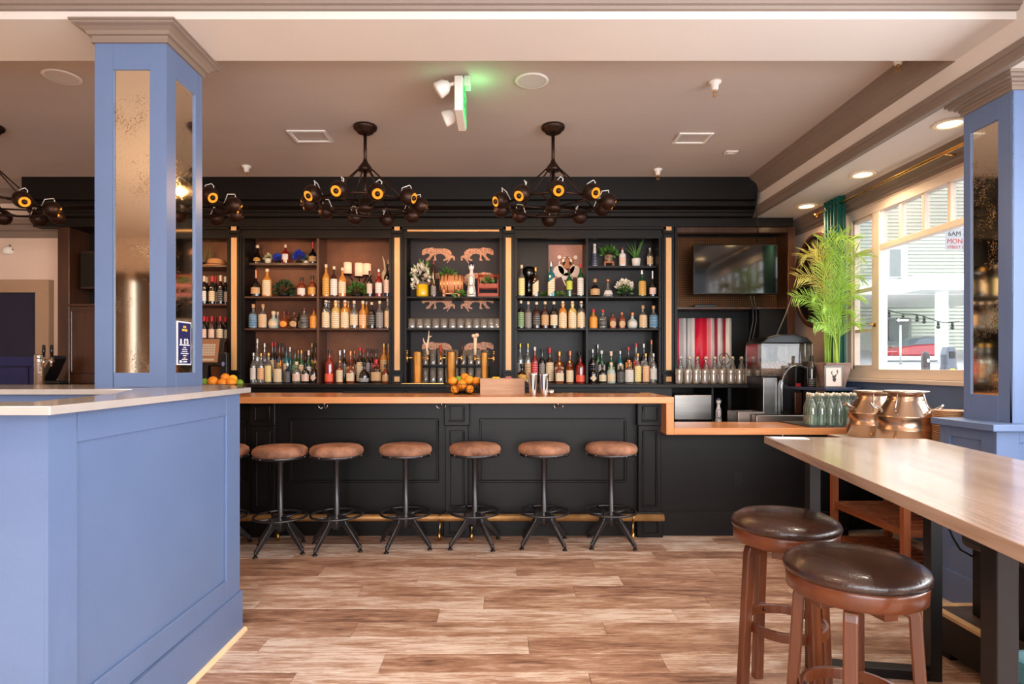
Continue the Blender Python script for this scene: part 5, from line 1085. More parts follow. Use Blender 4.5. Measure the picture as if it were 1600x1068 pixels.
def fruit(kind, label, p, r_, grp):
    o = bpy.data.objects.new(kind, om); COL.objects.link(o); o.location = p; o.scale = (r_, r_, r_*(1.0 if kind == 'orange' else 1.06)); o.rotation_euler = (R.random(), R.random(), R.random())
    slot(o, {'orange': ORG, 'lime': LIME, 'lemon': LEM}[kind]); tag(o, label, kind, grp); return o
YW = 4.78; bx, bz = xa(723, YW), ZT
wire_bowl('wire bowl heaped with oranges beside the wooden box on the bar', bx, YW, bz, .137, .085)
fo = [('orange', -.075, -.06, .108, .036, 'large orange at the left front of the middle fruit bowl'), ('orange', .0, -.085, .082, .038, 'large orange at the front centre of the middle fruit bowl'), ('orange', .052, -.05, .118, .035, 'pale orange on top right of the middle fruit bowl'),
      ('orange', .105, -.01, .105, .034, 'orange resting at the right rim of the middle fruit bowl'), ('orange', .018, .0, .135, .035, 'topmost orange of the middle fruit bowl'), ('lime', -.032, -.012, .118, .028, 'green lime tucked among the oranges in the middle bowl'),
      ('orange', -.06, -.05, .042, .034, 'orange deep at the left of the middle fruit bowl'), ('orange', .06, -.055, .045, .034, 'orange deep at the right of the middle fruit bowl'), ('lime', .065, .05, .11, .028, 'green lime behind the oranges in the middle bowl'), ('orange', -.02, .06, .06, .036, 'orange hidden at the back of the middle fruit bowl')]
for k_, x, y, z, r_, lab in fo: fruit(k_, lab, (bx+x, YW+y, bz+z), r_, 'fruit in the middle wire bowl')
YW = 4.70; bx = xa(350, YW)
wire_bowl('wire bowl of oranges and limes behind the half wall', bx, YW, ZT, .165, .085)
for k_, x, y, z, r_, lab in [('lime', -.125, -.05, .10, .03, 'lime at the left end of the fruit bowl by the half wall'), ('orange', -.055, -.06, .105, .041, 'largest orange in the fruit bowl by the half wall'), ('orange', .02, -.07, .095, .036, 'front orange in the fruit bowl by the half wall'), ('orange', .085, -.06, .10, .037, 'right orange in the fruit bowl by the half wall'),
      ('orange', .01, .0, .135, .034, 'topmost orange in the fruit bowl by the half wall'), ('lemon', .06, .02, .122, .034, 'yellow lemon in the fruit bowl by the half wall'), ('lime', .135, -.03, .092, .029, 'lime at the right end of the fruit bowl by the half wall'), ('orange', -.08, .02, .07, .034, 'lower back orange in the fruit bowl by the half wall')]:
    fruit(k_, lab, (bx+x, YW+y, ZT+z), r_, 'fruit in the bowl by the half wall')
t = thing('wooden_box', 'open pale wooden garnish box standing on the bar', 'box', (xa(785, 4.74), 4.74, ZT))
PW = wood('pale_box_wood', (196, 152, 118), (168, 122, 92), 'x', .6, 0, 4)
w_, d_, h_ = .172, .10, za(591, 4.64)-ZT
MB().box(-w_, w_, -d_, -d_+.012, 0, h_).build('front_board', PW, t, bevel=.002, seg=1); MB().box(-w_, w_, d_-.012, d_, 0, h_).build('back_board', PW, t, bevel=.002, seg=1)
MB().box(-w_, -w_+.012, -d_+.013, d_-.013, 0, h_).build('side_board', PW, t); MB().box(w_-.012, w_, -d_+.013, d_-.013, 0, h_).build('side_board', PW, t)
MB().box(-w_+.013, w_-.013, -d_+.013, d_-.013, 0, .012).build('base_board', PW, t)
for i, (x, y, c, lab) in enumerate([(-.05, -.03, LEM, 'lemon wedge poking out of the wooden garnish box'), (.05, .0, mat('pink_sachet', (206, 80, 110), .5), 'pink sachet in the wooden garnish box'), (.11, -.02, mat('dark_sachet', (70, 50, 60), .5), 'dark sachets in the wooden garnish box'), (-.12, .0, mat('grey_sachet', (130, 120, 116), .5), 'grey sachets in the wooden garnish box')]):
    MB().box(-.028, .028, -.02, .02, .012, h_+.012-.004*i).xf(Matrix.Rotation(.3*(i-1.5), 4, 'Z')).build('garnish', c, None, lab, 'garnish', 'garnishes in the wooden box', bevel=.008, loc=(xa(785, 4.74)+x, 4.74+y, ZT))
def shaker(label, px, w, Y, top):
    t = thing('cocktail_shaker', label, 'shaker', (xa(px, Y), Y, ZT), group='steel shakers on the bar'); r_ = w*Y/F/2; h_ = za(top, Y)-ZT
    MB().lathe([(0, 0), (r_*.72, 0), (r_*.76, .006), (r_*.98, h_*.95), (r_, h_), (r_*.95, h_), (r_*.70, .012), (0, .01)], 26, caps=False).build('tin', CHROME, t)
    MB().ring((0, 0, h_), r_, .002, 26, 6).build('rolled_rim', CHROME, t)
shaker('taller stainless steel shaker tin on the bar, nearer the box', 833, 15, 4.50, 583); shaker('stainless steel shaker tin on the bar, right of its twin', 850, 16, 4.50, 584)
MB().lathe([(0, 0), (.018, 0), (.024, .05), (.022, .05), (.016, .004), (0, .004)], 16, caps=False).build('jigger', CHROME, None, 'small steel jigger beside the shaker tins', 'jigger', loc=(xa(861, 4.53), 4.53, ZT))
# far left: draught tower, tilted terminal; register by the wine bay
t = thing('beer_tower', 'chrome draught tower with two black handles at far left', 'beer tap', (xa(61, 4.62), 4.62, ZT))
MB().lathe([(0, 0), (.045, 0), (.045, .01), (.033, .015), (.033, .305), (.030, .315), (0, .315)], 22).build('column', mat('hammered_steel', (196, 190, 186), .18, metal=1, bump=.5, bscale=60), t)
b = MB().cyl((0, 0, .265), (.125, -.02, .265), .012, n=10)
b.build('cross_pipe', CHROME, t)
for x in (.06, .12):
    f_ = MB().cyl((x, -.03, .29), (x, -.035, .22), .009, .007, 8).build('faucet', CHROME, t); MB().tube([(x, -.03, .29), (x, -.032, .34), (x, -.03, .385)], [.007, .012, .009], 8).build('handle', BLACK, f_)
t = thing('order_terminal', 'dark touchscreen terminal seen from the side at far left', 'terminal', (xa(86, 5.8), 5.82, ZBt))
MB().prism([(-.10, .03), (.03, .27), (.055, .27), (.055, .24), (-.04, .03)], -.11, .06, 'xz').build('screen', BLACK, t, bevel=.006); MB().box(-.06, .08, -.08, .05, 0, .03).build('stand', BLACK, t, bevel=.005)
t = thing('cash_register', 'register touchscreen with a tan display below the wine bottles', 'terminal', (xa(318, 5.78), 5.80, ZBt), -.05)
Mt = Matrix.Translation((0, 0, .17)) @ Matrix.Rotation(-.2, 4, 'X')
MB().box(-.19, .165, -.012, .02, 0, .275).xf(Mt).build('casing', BLACK, t, bevel=.006)
MB().box(-.18, .13, -.0145, -.0115, .035, .265).xf(Mt).build('screen', emis('tan_display', (206, 132, 88), .55), t)
b = MB()
for i in range(5):
    for j in range(5): b.box(-.03+.026*i, -.008+.026*i, -.0165, -.0145, .10+.024*j, .118+.024*j)
b.box(-.03, .095, -.0165, -.0145, .05, .07).xf(Mt).build('keypad', emis('display_keys', (236, 196, 160), .6), t)
MB().box(-.09, .09, -.05, .09, 0, .012).prism([(-.03, 0), (.06, 0), (.03, .24), (.0, .24)], -.04, .04, 'yz').build('stand', BLACK, t)
t = thing('card_reader', 'slim black card reader with a small badge beside the register', 'card reader', (xa(351, 5.8), 5.80, za(574, 5.8)-.0)); t.location.z = ZBt
MB().box(-.035, .035, -.03, .03, 0, .30).build('body', BLACK, t, bevel=.008); MB().prism([(.015*math.cos(a), .19+.022*math.sin(a)) for a in [i*math.pi/6 for i in range(12)]], -.033, -.029, 'xz').build('badge', mat('badge_print', (120, 120, 170), .5), t)
# hat and dried grass on the wine bay's top shelf
t = thing('straw_hat', 'tan brimmed straw hat lying on the wine bay shelf', 'hat', (xa(338, 6.1), 6.10, ZW0))
MB().lathe([(0, .085), (.06, .085), (.08, .07), (.09, .03), (.10, .018), (.135, .012), (.15, .004), (.135, 0), (0, 0)], 30, smooth=True).xf(Matrix.Scale(.95, 4, (0, 1, 0))).build('crown_and_brim', mat('straw', (206, 144, 92), .7, bump=.4, bscale=120), t)
MB().ring((0, 0, .022), .098, .006, 30, 6).build('hat_band', mat('hat_band', (120, 76, 46), .7), t)
t = thing('dried_grass', 'tuft of dry grass standing behind the straw hat', 'plant', (xa(322, 6.2), 6.185, ZW0))
b = MB()
for i in range(70):
    a = R.uniform(-.45, .45); L2 = R.uniform(.2, .36); x0 = R.uniform(-.03, .03); b.add([(x0-.002, 0, 0), (x0+.002, 0, 0), (x0+a*L2, R.uniform(-.05, .03), L2)], [(0, 1, 2)])
b.build('grass_blades', mat('dry_grass', (120, 104, 58), .7), t, kind='stuff')
MB().lathe([(0, 0), (.03, 0), (.035, .06), (0, .06)], 12).build('cup', BRACK, t)
# ================================================================== television bay counter: flip-top bottles and tumblers
FT = glass('flip_top_glass', (232, 234, 230), .14, milk=.16); FTG = glass('green_tinted_glass', (208, 228, 216), .14, milk=.14)
fp = [(0, 0), (.034, 0), (.036, .008), (.036, .14), (.033, .165), (.018, .20), (.0135, .225), (.0135, .25), (.016, .252), (.016, .258), (0, .258)]
fpm = MB().lathe(fp, 18).mesh('flip_bottle', FT)
wire = MB().tube([(-.017, 0, .225), (-.02, -.004, .245), (-.015, 0, .275), (0, 0, .282), (.015, 0, .275), (.02, -.004, .245), (.017, 0, .225)], .0016, 5).mesh('wire_bail', CHROME)
stp = MB().lathe([(0, .258), (.013, .258), (.014, .268), (.010, .278), (0, .279)], 12).mesh('stopper', mat('ceramic_stopper', (236, 214, 180), .3))
def flip_bottle(label, p, gm_, grp, s_=1.0, rz=0):
    t = thing('flip_top_bottle', label, 'bottle', p, rz, grp); t.scale = (s_, s_, s_)
    for nm, me in (('glass', fpm), ('wire_bail', wire), ('stopper', stp)):
        o = bpy.data.objects.new(nm, me); COL.objects.link(o); o.parent = t
        if nm == 'glass': slot(o, gm_)
for i, px in enumerate((1064, 1078, 1091, 1104.5, 1118, 1132, 1146, 1160)):
    flip_bottle('clear flip-top bottle, %s from left before the striped curtain' % ORD[i+1], (xa(px, 6.0), 6.02, ZBt), FT, 'flip-top bottles before the striped curtain', .95, R.uniform(-.5, .5))
rg = MB().lathe([(0, 0), (.03, 0), (.034, .02), (.031, .04), (.035, .06), (.032, .08), (.036, .10), (.034, .12), (.036, .14), (.033, .14), (.028, .012), (0, .01)], 16, caps=False).mesh('ribbed_tumbler', glass('ribbed_glass', (242, 228, 212), .2, milk=.34))
n_ = 0
for Yr, xs in ((5.78, [1061, 1074, 1087.5, 1101, 1114.5, 1128, 1141.5, 1155, 1168, 1178]), (5.86, [1066, 1080, 1094, 1108, 1122, 1136, 1149, 1162, 1174])):
    for i, px in enumerate(xs):
        o = bpy.data.objects.new('ribbed_tumbler', rg); COL.objects.link(o); o.location = (xa(px, Yr), Yr, ZBt)
        tag(o, 'clear ribbed tumbler, %s from left in the %s row under the television' % (ORD[i+1], 'front' if Yr < 5.8 else 'rear'), 'glass', 'ribbed tumblers under the television')
t = thing('cable_coil', 'thin black cable looping above the flip-top bottles', 'cable', (xa(1140, 5.9), 5.93, ZBt+.20))
MB().tube([(-.04+.05*math.cos(a), .0+.01*math.sin(3*a), .04+.06*math.sin(a)) for a in [i*.35 for i in range(18)]], .004, 5).build('loop', BLACK, t)
ceramic_bottle('painted ceramic bottle with star stopper in the cubby beside the steel fridge', xa(1125, 5.66), 5.70, .70, za(620, 5.66)-.70, 6.5*5.66/F)
# drinks machine
t = thing('drinks_machine', 'black frozen drinks machine with clear tank and domed lid', 'drinks machine', (xa(1222, 5.35), 5.42, .70))
W_ = lambda px: xa(px, 5.3)-xa(1222, 5.35)
H_ = lambda py: za(py, 5.3)-.70
MB().box(W_(1192), W_(1262), -.1, .24, 0, H_(587)).build('body', BLACK, t, bevel=.01)
MB().box(W_(1192), W_(1214), -.13, -.1, H_(648), H_(590)).build('steel_front', mat('brushed_steel', (168, 164, 160), .3), t, bevel=.004)
TANK = glass('tank_plastic', (240, 236, 232), .05, milk=.02)
b = MB(); x0, x1, y0, y1 = W_(1188), W_(1268), -.14, .2
b.box(x0, x1, y0, y0+.004, H_(587), H_(536)).box(x0, x1, y1-.004, y1, H_(587), H_(536)).box(x0, x0+.004, y0+.004, y1-.004, H_(587), H_(536)).box(x1-.004, x1, y0+.004, y1-.004, H_(587), H_(536))
b.build('tank', TANK, t)
MB().prism([(x0-.008, H_(537)), (x1+.008, H_(537)), (x1-.05, H_(527)), ((x0+x1)/2+.06, H_(522)), ((x0+x1)/2-.06, H_(522)), (x0+.05, H_(527))], y0-.008, y1+.008, 'xz').build('lid', BLACK, t, bevel=.012)
b = MB()
for i in range(9): b.ring((0, 0, 0), .055, .007, 16, 5).xf(Matrix.Translation((x0+.06+.038*i, .02, H_(574))) @ Matrix.Rotation(math.pi/2-.3, 4, 'Y'), len(b.v)-16*5)
b.cyl((x0+.03, .02, H_(574)), (x1-.03, .02, H_(574)), .045, n=14); b.build('auger', mat('auger_plastic', (214, 190, 172), .4), t)
pts = [(W_(1214), 0)]
for i in range(13):
    a = math.pi-math.pi*i/12; pts.append(((W_(1214)+W_(1266))/2+(W_(1266)-W_(1214))/2*math.cos(a), H_(604)+(H_(570)-H_(604))*math.sin(a)))
pts.append((W_(1266), 0))
ar = MB().prism(pts, -.20, -.115, 'xz').build('arched_front', mat('gloss_black', (14, 12, 12), .1, coat=.8), t, bevel=.012)
cx_ = (W_(1214)+W_(1266))/2
MB().tube([(p[0], -.2, p[1]) for p in pts], .003, 6).build('chrome_edge', CHROME, ar)
MB().box(cx_-.03, cx_+.03, -.206, -.199, H_(645), H_(612)).build('button_plate', mat('copper_plate', (120, 74, 52), .3, metal=.8), ar, bevel=.006)
MB().box(cx_-.02, cx_+.02, -.206, -.199, H_(603), H_(598)).build('badge', mat('red_badge', (150, 30, 34), .4), ar)
# sinks
SINK = mat('sink_steel', (150, 138, 130), .32, metal=1.0, var=.2, vscale=4)
def sink(label, x0, x1, y0, y1, z0, z1, wl=.02):
    t = thing('bar_sink', label, 'sink', ((x0+x1)/2, (y0+y1)/2, z0)); w_, d_, h_ = (x1-x0)/2, (y1-y0)/2, z1-z0
    b = MB().box(-w_, w_, -d_, -d_+wl, 0, h_).box(-w_, w_, d_-wl, d_, 0, h_).box(-w_, -w_+wl, -d_+wl, d_-wl, 0, h_).box(w_-wl, w_, -d_+wl, d_-wl, 0, h_).box(-w_+wl, w_-wl, -d_+wl, d_-wl, 0, .01)
    b.build('basin', SINK, t, bevel=.008)
sink('shallow steel sink left of the drinks machine', xa(1141, 5.15), xa(1182, 5.15), 4.98, 5.22, .70, za(643, 5.0))
sink('long steel sink in front of the drinks machine', xa(1173, 4.98), xa(1262, 4.98), 4.87, 4.97, .70, za(648, 4.9), .015)
MB().box(-.15, .40, .0, .52, .0, .70).build('under_counter', BLACKW, None, 'black cabinet below the sinks and drinks machine', 'cabinet', loc=(1.85, 4.86, 0), bevel=.003)
# right side counter along the window wall
MB().box(-.03, .40, -.49, -.005, .79, .832).box(-.30, .40, -.005, .48, .79, .832).build('side_counter', BLACKW, None, 'dark counter by the window holding the green flip-top bottles', 'counter', loc=(2.60, 4.84, 0), bevel=.003)
MB().box(-.33, .40, -.12, .44, 0, .789).build('side_cabinet', BLACKW, None, 'black cabinet under the side counter by the window', 'cabinet', loc=(2.60, 4.85, 0))
RUB = mat('grey_rubber', (72, 66, 64), .75, bump=.8, bscale=140)
MB().prism([(xa(1216, 4.82), 4.82), (xa(1262, 4.4), 4.37), (2.72, 4.37), (2.72, 4.82)], .8355, .843, 'xy').build('service_mat', RUB, None, 'grey ribbed rubber mat on the end of the low wooden counter', 'bar mat')
for rn, Yb, xo in (('front', 4.43, 2.285), ('middle', 4.505, 2.305), ('back', 4.58, 2.325)):
    for i in range(6):
        flip_bottle('greenish flip-top bottle by the window, %s from left in the %s row' % (ORD[i+1], rn), (xo+.0655*i, Yb+R.uniform(-.004, .004), .844), FTG, 'green flip-top bottles by the window', .85, R.uniform(-.6, .6))
# corner shelf, pot, framed stag
sh = thing('corner_shelf', 'small navy corner shelf under the palm', 'shelf', (2.62, 5.0, 1.085)); SHZ = 1.104
sh.location.z = SHZ-.022
pl = [(xa(1254, 5.05), 5.05), (xa(1290, 4.86), 4.86), (xa(1338, 4.9), 4.9), (3.0, 5.0), (3.0, 5.32), (xa(1254, 5.05), 5.3)]
MB().prism([(p[0]-2.62, p[1]-5.0) for p in pl], 0, .022, 'xy').build('board', mat('navy_shelf', (52, 58, 84), .4), sh, bevel=.003)
MB().box(-.02, .0, .02, .2, -.24, 0).build('bracket', BRACK, sh)
ppx, ppy = xa(1301, 5.05), 5.06
plm = thing('potted_palm', 'tall bright green palm in a tapered stone pot by the window', 'plant', (ppx, ppy, SHZ))
STN = mat('stone_pot', (178, 150, 136), .8, var=.4, vscale=8, rgb2=(128, 100, 90), bump=.3, bscale=40)
MB().lathe([(0, 0), (.10, 0), (.155, .20), (.155, .205), (.142, .205), (.138, .18), (0, .175)], 4, smooth=False, a0=math.pi/4, a1=math.pi/4+2*math.pi).build('pot', STN, plm, bevel=.006)
PALM = mat('palm_leaf', (146, 186, 66), .45, rnd=.22); PALMY = mat('palm_leaf_golden', (190, 178, 74), .45, rnd=.15); STEM = mat('palm_stem', (150, 170, 70), .5)
def frond(base_, tip, n, L0, m, rng):
    """arching palm frond: a stem that rises straight, bends outward near its tip and carries paired drooping leaflets"""
    B = Vector(base_); T = Vector(tip); b = MB(); pts = []
    for i in range(15):
        u = i/14
        pts.append(Vector((B.x+(T.x-B.x)*u**2.0, B.y+(T.y-B.y)*u**2.0, B.z+(T.z-B.z+.05)*math.sin(u*math.pi*.56)/math.sin(math.pi*.56)-.05*u)))
    b.tube(pts, [.0065*(1-.8*i/14) for i in range(15)], 5)
    for i in range(n):
        u = .40+.60*i/(n-1); f = u*14; k_ = min(int(f), 13); p = pts[k_].lerp(pts[k_+1], f-k_); d = (pts[k_+1]-pts[k_]).normalized()
        sd = d.cross(Vector((rng.uniform(-.15, .15), -1, .15))).normalized(); L2 = L0*(.45+.55*math.sin(math.pi*(.15+.8*(u-.4)/.6)))*rng.uniform(.85, 1.12)
        for s_ in (-1, 1):
            dir_ = (d*.8+sd*s_*.62+Vector((0, rng.uniform(-.25, .1), 0))).normalized(); mid = p+dir_*L2*.5; e = p+dir_*L2+Vector((0, 0, -L2*.16)); w = d*.0034
            b.add([p-w*.6, p+w*.6, mid+w, e, mid-w], [(0, 1, 2, 3, 4)])
    return b
tips = [(1254, 400, -.05), (1272, 392, -.15), (1290, 380, .0), (1310, 372, -.08), (1330, 378, -.02), (1346, 400, -.12), (1246, 432, -.1), (1346, 432, -.05), (1240, 464, -.12), (1348, 462, -.12),
        (1320, 402, -.2), (1284, 412, -.2), (1300, 440, -.22), (1334, 446, -.2), (1268, 462, -.2), (1342, 505, -.12), (1318, 470, -.24), (1284, 478, -.24), (1334, 486, -.18), (1272, 505, -.2), (1302, 396, -.05)]
for i, (px, py, dy) in enumerate(tips):
    tp_ = at(px, py, 5.03+dy); a = R.uniform(0, 6.28)
    bs = (.05*math.cos(a), .05*math.sin(a), .175); mm = PALMY if px < 1275 and py < 450 else PALM
    frond(bs, (tp_[0]-ppx, tp_[1]-ppy, tp_[2]-SHZ), 25, .20 if py < 450 else .17, mm, R).build('frond', mm, plm)
fs_ = thing('framed_picture', 'small silver framed stag head print leaning on the pot', 'picture', (xa(1303, 4.9), 4.905, SHZ))
kk = 4.9/F; w_, h_ = 15*kk, 35*kk
MB().box(-w_, w_, -.008, .008, 0, .014).box(-w_, w_, -.008, .008, h_-.014, h_).box(-w_, -w_+.014, -.008, .008, .014, h_-.014).box(w_-.014, w_, -.008, .008, .014, h_-.014).build('frame', mat('pewter', (120, 112, 104), .35, .7), fs_, bevel=.003)
MB().box(-w_+.012, w_-.012, -.002, .006, .012, h_-.012).build('mount', mat('print_paper', (232, 214, 200), .6), fs_)
st = [(-.010, .062), (.006, .048), (.014, .052), (.020, .075), (.012, .086), (.022, .096), (.018, .105), (.006, .098), (-.004, .100), (-.014, .092), (-.006, .082)]
b = MB().prism(st, -.0032, -.002, 'xz')
b.tube([(.006, -.003, .10), (.026, -.003, .112), (.034, -.003, .13), (.028, -.003, .15)], .0026, 5).tube([(.032, -.003, .126), (.022, -.003, .142)], .002, 5).tube([(-.002, -.003, .10), (-.016, -.003, .114), (-.020, -.003, .135)], .0026, 5).tube([(-.018, -.003, .122), (-.008, -.003, .138)], .002, 5)
b.build('stag_head', mat('stag_ink', (60, 56, 52), .6), fs_)
bottle(xa(1268, 5.12), 5.12, SHZ, .034, .27, 'wine', 'dark', 'black', 'black', 'low', 'dark wine bottle on the corner shelf left of the palm pot', 'bottles by the palm')
# round wall art with branches
ar = thing('wall_art', 'dark oval wheel of twigs hung on the wall behind the palm', 'wall art', (3.0, 5.72, za(439, 5.75)))
ry_, rz_ = .385, .43
MB().tube([(-.025, ry_*math.cos(2*math.pi*i/48), rz_*math.sin(2*math.pi*i/48)) for i in range(48)], .022, 8, closed=True).build('frame', mat('dark_walnut', (64, 38, 28), .35, coat=.3), ar)
MB().prism([(ry_*.98*math.cos(2*math.pi*i/48), rz_*.98*math.sin(2*math.pi*i/48)) for i in range(48)], -.012, .015, 'yz').build('backing', BRACK, ar)
b = MB()
for i in range(26):
    a = 2*math.pi*i/26; e_ = a+R.uniform(-.25, .25); m_a = a+R.uniform(-.3, .3)
    b.tube([(-.02, .05*math.cos(a), .05*math.sin(a)), (-.024, .6*ry_*math.cos(m_a), .6*rz_*math.sin(m_a)), (-.02, .96*ry_*math.cos(e_), .96*rz_*math.sin(e_))], [.005, .004, .003], 5)
b.build('twigs', mat('twig_brown', (74, 52, 44), .5), ar, kind='stuff')
# curtain and rod
rd = thing('curtain_rod', 'brass curtain rod running above the street window', 'curtain rod', (2.90, 4.4, 2.68))
MB().cyl((0, -1.3, 0), (0, 1.15, 0), .0125, n=12).build('rod', GOLD, rd); MB().sphere((0, 1.17, 0), .024, 12, 8).build('finial', GOLD, rd)
for y in (-.45, .95): MB().cyl((0, y, -.012), (.11, y, -.012), .007, n=8).build('bracket', GOLD, rd)
ct = thing('green_curtain', 'dark green velvet curtain gathered at the left of the window', 'curtain', (2.90, 5.26, .95))
b = MB(); nn = 36; rows = []
for z_ in (0, .5, 1.2, 1.79):
    rows.append([(.030*math.sin(2*math.pi*i/7.2)+(.01 if z_ < 1.7 else 0), -.13+.26*i/nn, z_) for i in range(nn+1)])
vs = [v for r_ in rows for v in r_]; fs2 = [(j*(nn+1)+i, j*(nn+1)+i+1, (j+1)*(nn+1)+i+1, (j+1)*(nn+1)+i) for j in range(3) for i in range(nn)]
b.add(vs, fs2, True); o = b.build('cloth', mat('green_velvet', (16, 92, 80), .6, var=.2, vscale=6), ct); sol = o.modifiers.new('thickness', 'SOLIDIFY'); sol.thickness = .004
for y in (-.09, .02, .10): MB().ring((0, 0, 0), .024, .005, 20, 6).xf(Matrix.Translation((0, y, 1.73)) @ Matrix.Rotation(math.pi/2, 4, 'X')).build('eyelet', CHROME, ct)
# ================================================================== wooden rack with milk cans and plates
RKW = wood('rack_wood', (140, 76, 40), (92, 46, 24), 'y', .5, .1, 3)
rk = thing('wooden_rack', 'brown slatted wooden rack with pale top behind the table', 'rack', (2.29, 3.42, 0))
RX, RY, RZ = .37, .73, .80
for x in (0, RX):
    for y in (0, RY): MB().box(x-.02, x+.02, y-.02, y+.02, 0, RZ-.02).build('post', wood('rack_wood_upright', (150, 82, 44), (100, 52, 28), 'z', .5, .1, 3), rk, bevel=.002, seg=1)
for z in (.09, .33):
    for x in (0, RX): MB().box(x-.011, x+.011, .02, RY-.02, z-.02, z+.02).build('side_rail', RKW, rk)
    for y in (0, RY): MB().box(.02, RX-.02, y-.011, y+.011, z-.02, z+.02).build('end_rail', RKW, rk)
    for k_ in range(9):
        y = .05+k_*.08; MB().box(.012, RX-.012, y-.02, y+.02, z+.0, z+.016).build('slat', RKW, rk)
MB().box(-.03, RX+.3, -.03, RY+.03, RZ-.02, RZ+.008).build('top_board', mat('white_laminate', (214, 206, 200), .35), rk, bevel=.002)
MB().box(-.034, -.03, -.03, RY+.03, RZ-.022, RZ+.006).build('edge_strip', RKW, rk)
CAN = mat('warm_tinted_steel', (214, 182, 156), .26, metal=1.0, var=.1, vscale=4)  # plain steel; copper tint paints in the warm reflections
def milk_can(label, x, y, s_, rz):
    t = thing('milk_can', label, 'milk can', (x, y, RZ+.008), rz, 'milk cans on the rack'); t.scale = (s_, s_, s_)
    MB().lathe([(0, 0), (.158, 0), (.163, .006), (.163, .085), (.166, .088), (.163, .091), (.163, .165), (.166, .168), (.160, .175), (.106, .262), (.100, .272), (.100, .305), (0, .305)], 40).build('body', CAN, t)
    MB().lathe([(0, .306), (.104, .306), (.122, .314), (.126, .322), (.120, .326), (.10, .320), (.10, .316), (0, .318)], 36).build('lid', mat('lid_steel', (206, 190, 178), .25, metal=1.0), t)
    for a in (-.6, 2.54):
        ca, sa = math.cos(a), math.sin(a); p = lambda r_, d, z_: (r_*ca-d*sa, r_*sa+d*ca, z_)
        MB().tube([p(.135, -.05, .205), p(.175, -.05, .225), p(.185, -.04, .24), p(.185, .04, .24), p(.175, .05, .225), p(.135, .05, .205)], .0065, 8).build('handle', CHROME, t)
    for a in (-2.5, -1.4):
        ca, sa = math.cos(a), math.sin(a); MB().tube([(.15*ca, .15*sa, .20), (.168*ca, .168*sa, .215), (.14*ca, .14*sa, .27), (.125*ca, .125*sa, .31)], .005, 6).build('clasp', CHROME, t)
    MB().cyl((.12*math.cos(-2.6), .16*math.sin(-2.6), .03), (.21*math.cos(-2.6), .21*math.sin(-2.6), .03), .009, n=8).build('spigot', GOLD, t)
milk_can('steel milk can with painted warm reflections at the left of the pair', 2.50, 4.06, .95, .4)
milk_can('steel milk can with painted warm reflections and open side handle, right of the pair', 2.485, 3.705, .99, 0)
pmh = MB().lathe([(0, 0), (.07, 0), (.092, .007), (.092, .009), (.07, .004), (0, .004)], 24, caps=False).mesh('plate', mat('woven_plate', (214, 168, 126), .7, bump=.3, bscale=90))
for i in range(23):
    o = bpy.data.objects.new('plate', pmh); COL.objects.link(o); o.location = (2.60, 3.485, RZ+.0085+.0095*i); tag(o, 'thin tan woven plate, %s from the top of its stack' % ORD[23-i], 'plate', 'stacked plates beside the milk cans')
# ================================================================== wooden table, its stools and the bench
TBW = wood('table_wood', (180, 156, 140), (142, 114, 96), 'y', .22, .6, 2.0, rgb3=(166, 140, 122)); TBE = TBW
ang = math.atan2(.28, 1.74)
tb = thing('high_table', 'long brown wooden high table on black steel legs at right', 'table', (1.238, 2.846, 0), -ang)
TL, TWd = 2.05, .70
MB().box(0, TWd, -TL, 0, .917, .95).build('top_board', TBW, tb, bevel=.002, seg=2)
def tleg(x, y): MB().box(x-.022, x+.022, y-.03, y+.03, 0, .916).build('leg', STEELB, tb, bevel=.002, seg=1)
for y in (-.29, -1.49):
    tleg(.12, y); tleg(TWd-.12, y)
    MB().box(.142, TWd-.142, y-.03, y+.03, 0, .04).build('foot_bar', STEELB, tb, bevel=.002, seg=1); MB().box(.142, TWd-.142, y-.03, y+.03, .88, .916).build('top_bar', STEELB, tb)
MB().box(.02, .17, -.10, -.03, .9505, .9515).build('paper_slip', PAPER, None, 'white paper slip on the far corner of the wooden table', 'paper', loc=(1.238, 2.846, 0), rot=(0, 0, -ang))
LEATH = mat('dark_brown_leather', (66, 40, 30), .26, var=.35, vscale=5, rgb2=(38, 24, 20), bump=.15, bscale=120, coat=.25)
CHER = wood('cherry_wood', (108, 54, 25), (66, 30, 14), 'z', .32, .35, 2.5); CHERX = mat('cherry_ring', (110, 54, 24), .3, var=.3, vscale=6, rgb2=(78, 36, 16), coat=.3)
def leather_stool(lab, loc, rz):
    t = thing('leather_stool', lab, 'stool', loc, rz, 'leather stools at the wooden table')
    MB().lathe([(0, .57), (.205, .57), (.216, .575), (.219, .585), (.212, .598), (.18, .612), (.12, .621), (.05, .624), (0, .625)], 48).build('cushion', LEATH, t)
    MB().lathe([(0, .525), (.198, .525), (.207, .530), (.210, .565), (.206, .572), (0, .572)], 48).build('seat_ring', CHERX, t)
    MB().box(-.15, .15, -.025, .025, .495, .525).box(-.025, .025, -.15, .15, .494, .5249).build('swivel_base', CHERX, t, bevel=.003)
    for i in range(4):
        a = math.pi/2*i+math.pi/4
        pr = [(.12, .522), (.162, .522), (.178, .515), (.186, .495), (.205, .25), (.222, 0), (.182, 0), (.168, .25), (.150, .488), (.12, .492)]
        MB().prism(pr, -.021, .021, 'xz').xf(Matrix.Rotation(a, 4, 'Z')).build('leg', CHER, t, bevel=.006, seg=2)
    MB().lathe([(.152, .242), (.168, .242), (.168, .272), (.152, .272), (.152, .242)], 44, smooth=False, caps=False).build('foot_ring', CHERX, t, bevel=.002)
    for i in range(4):
        a = math.pi/2*i+math.pi/4; MB().sphere((.150*math.cos(a+.0), .150*math.sin(a), .257), .007, 8, 5).build('bolt', STEELB, t)
    return t
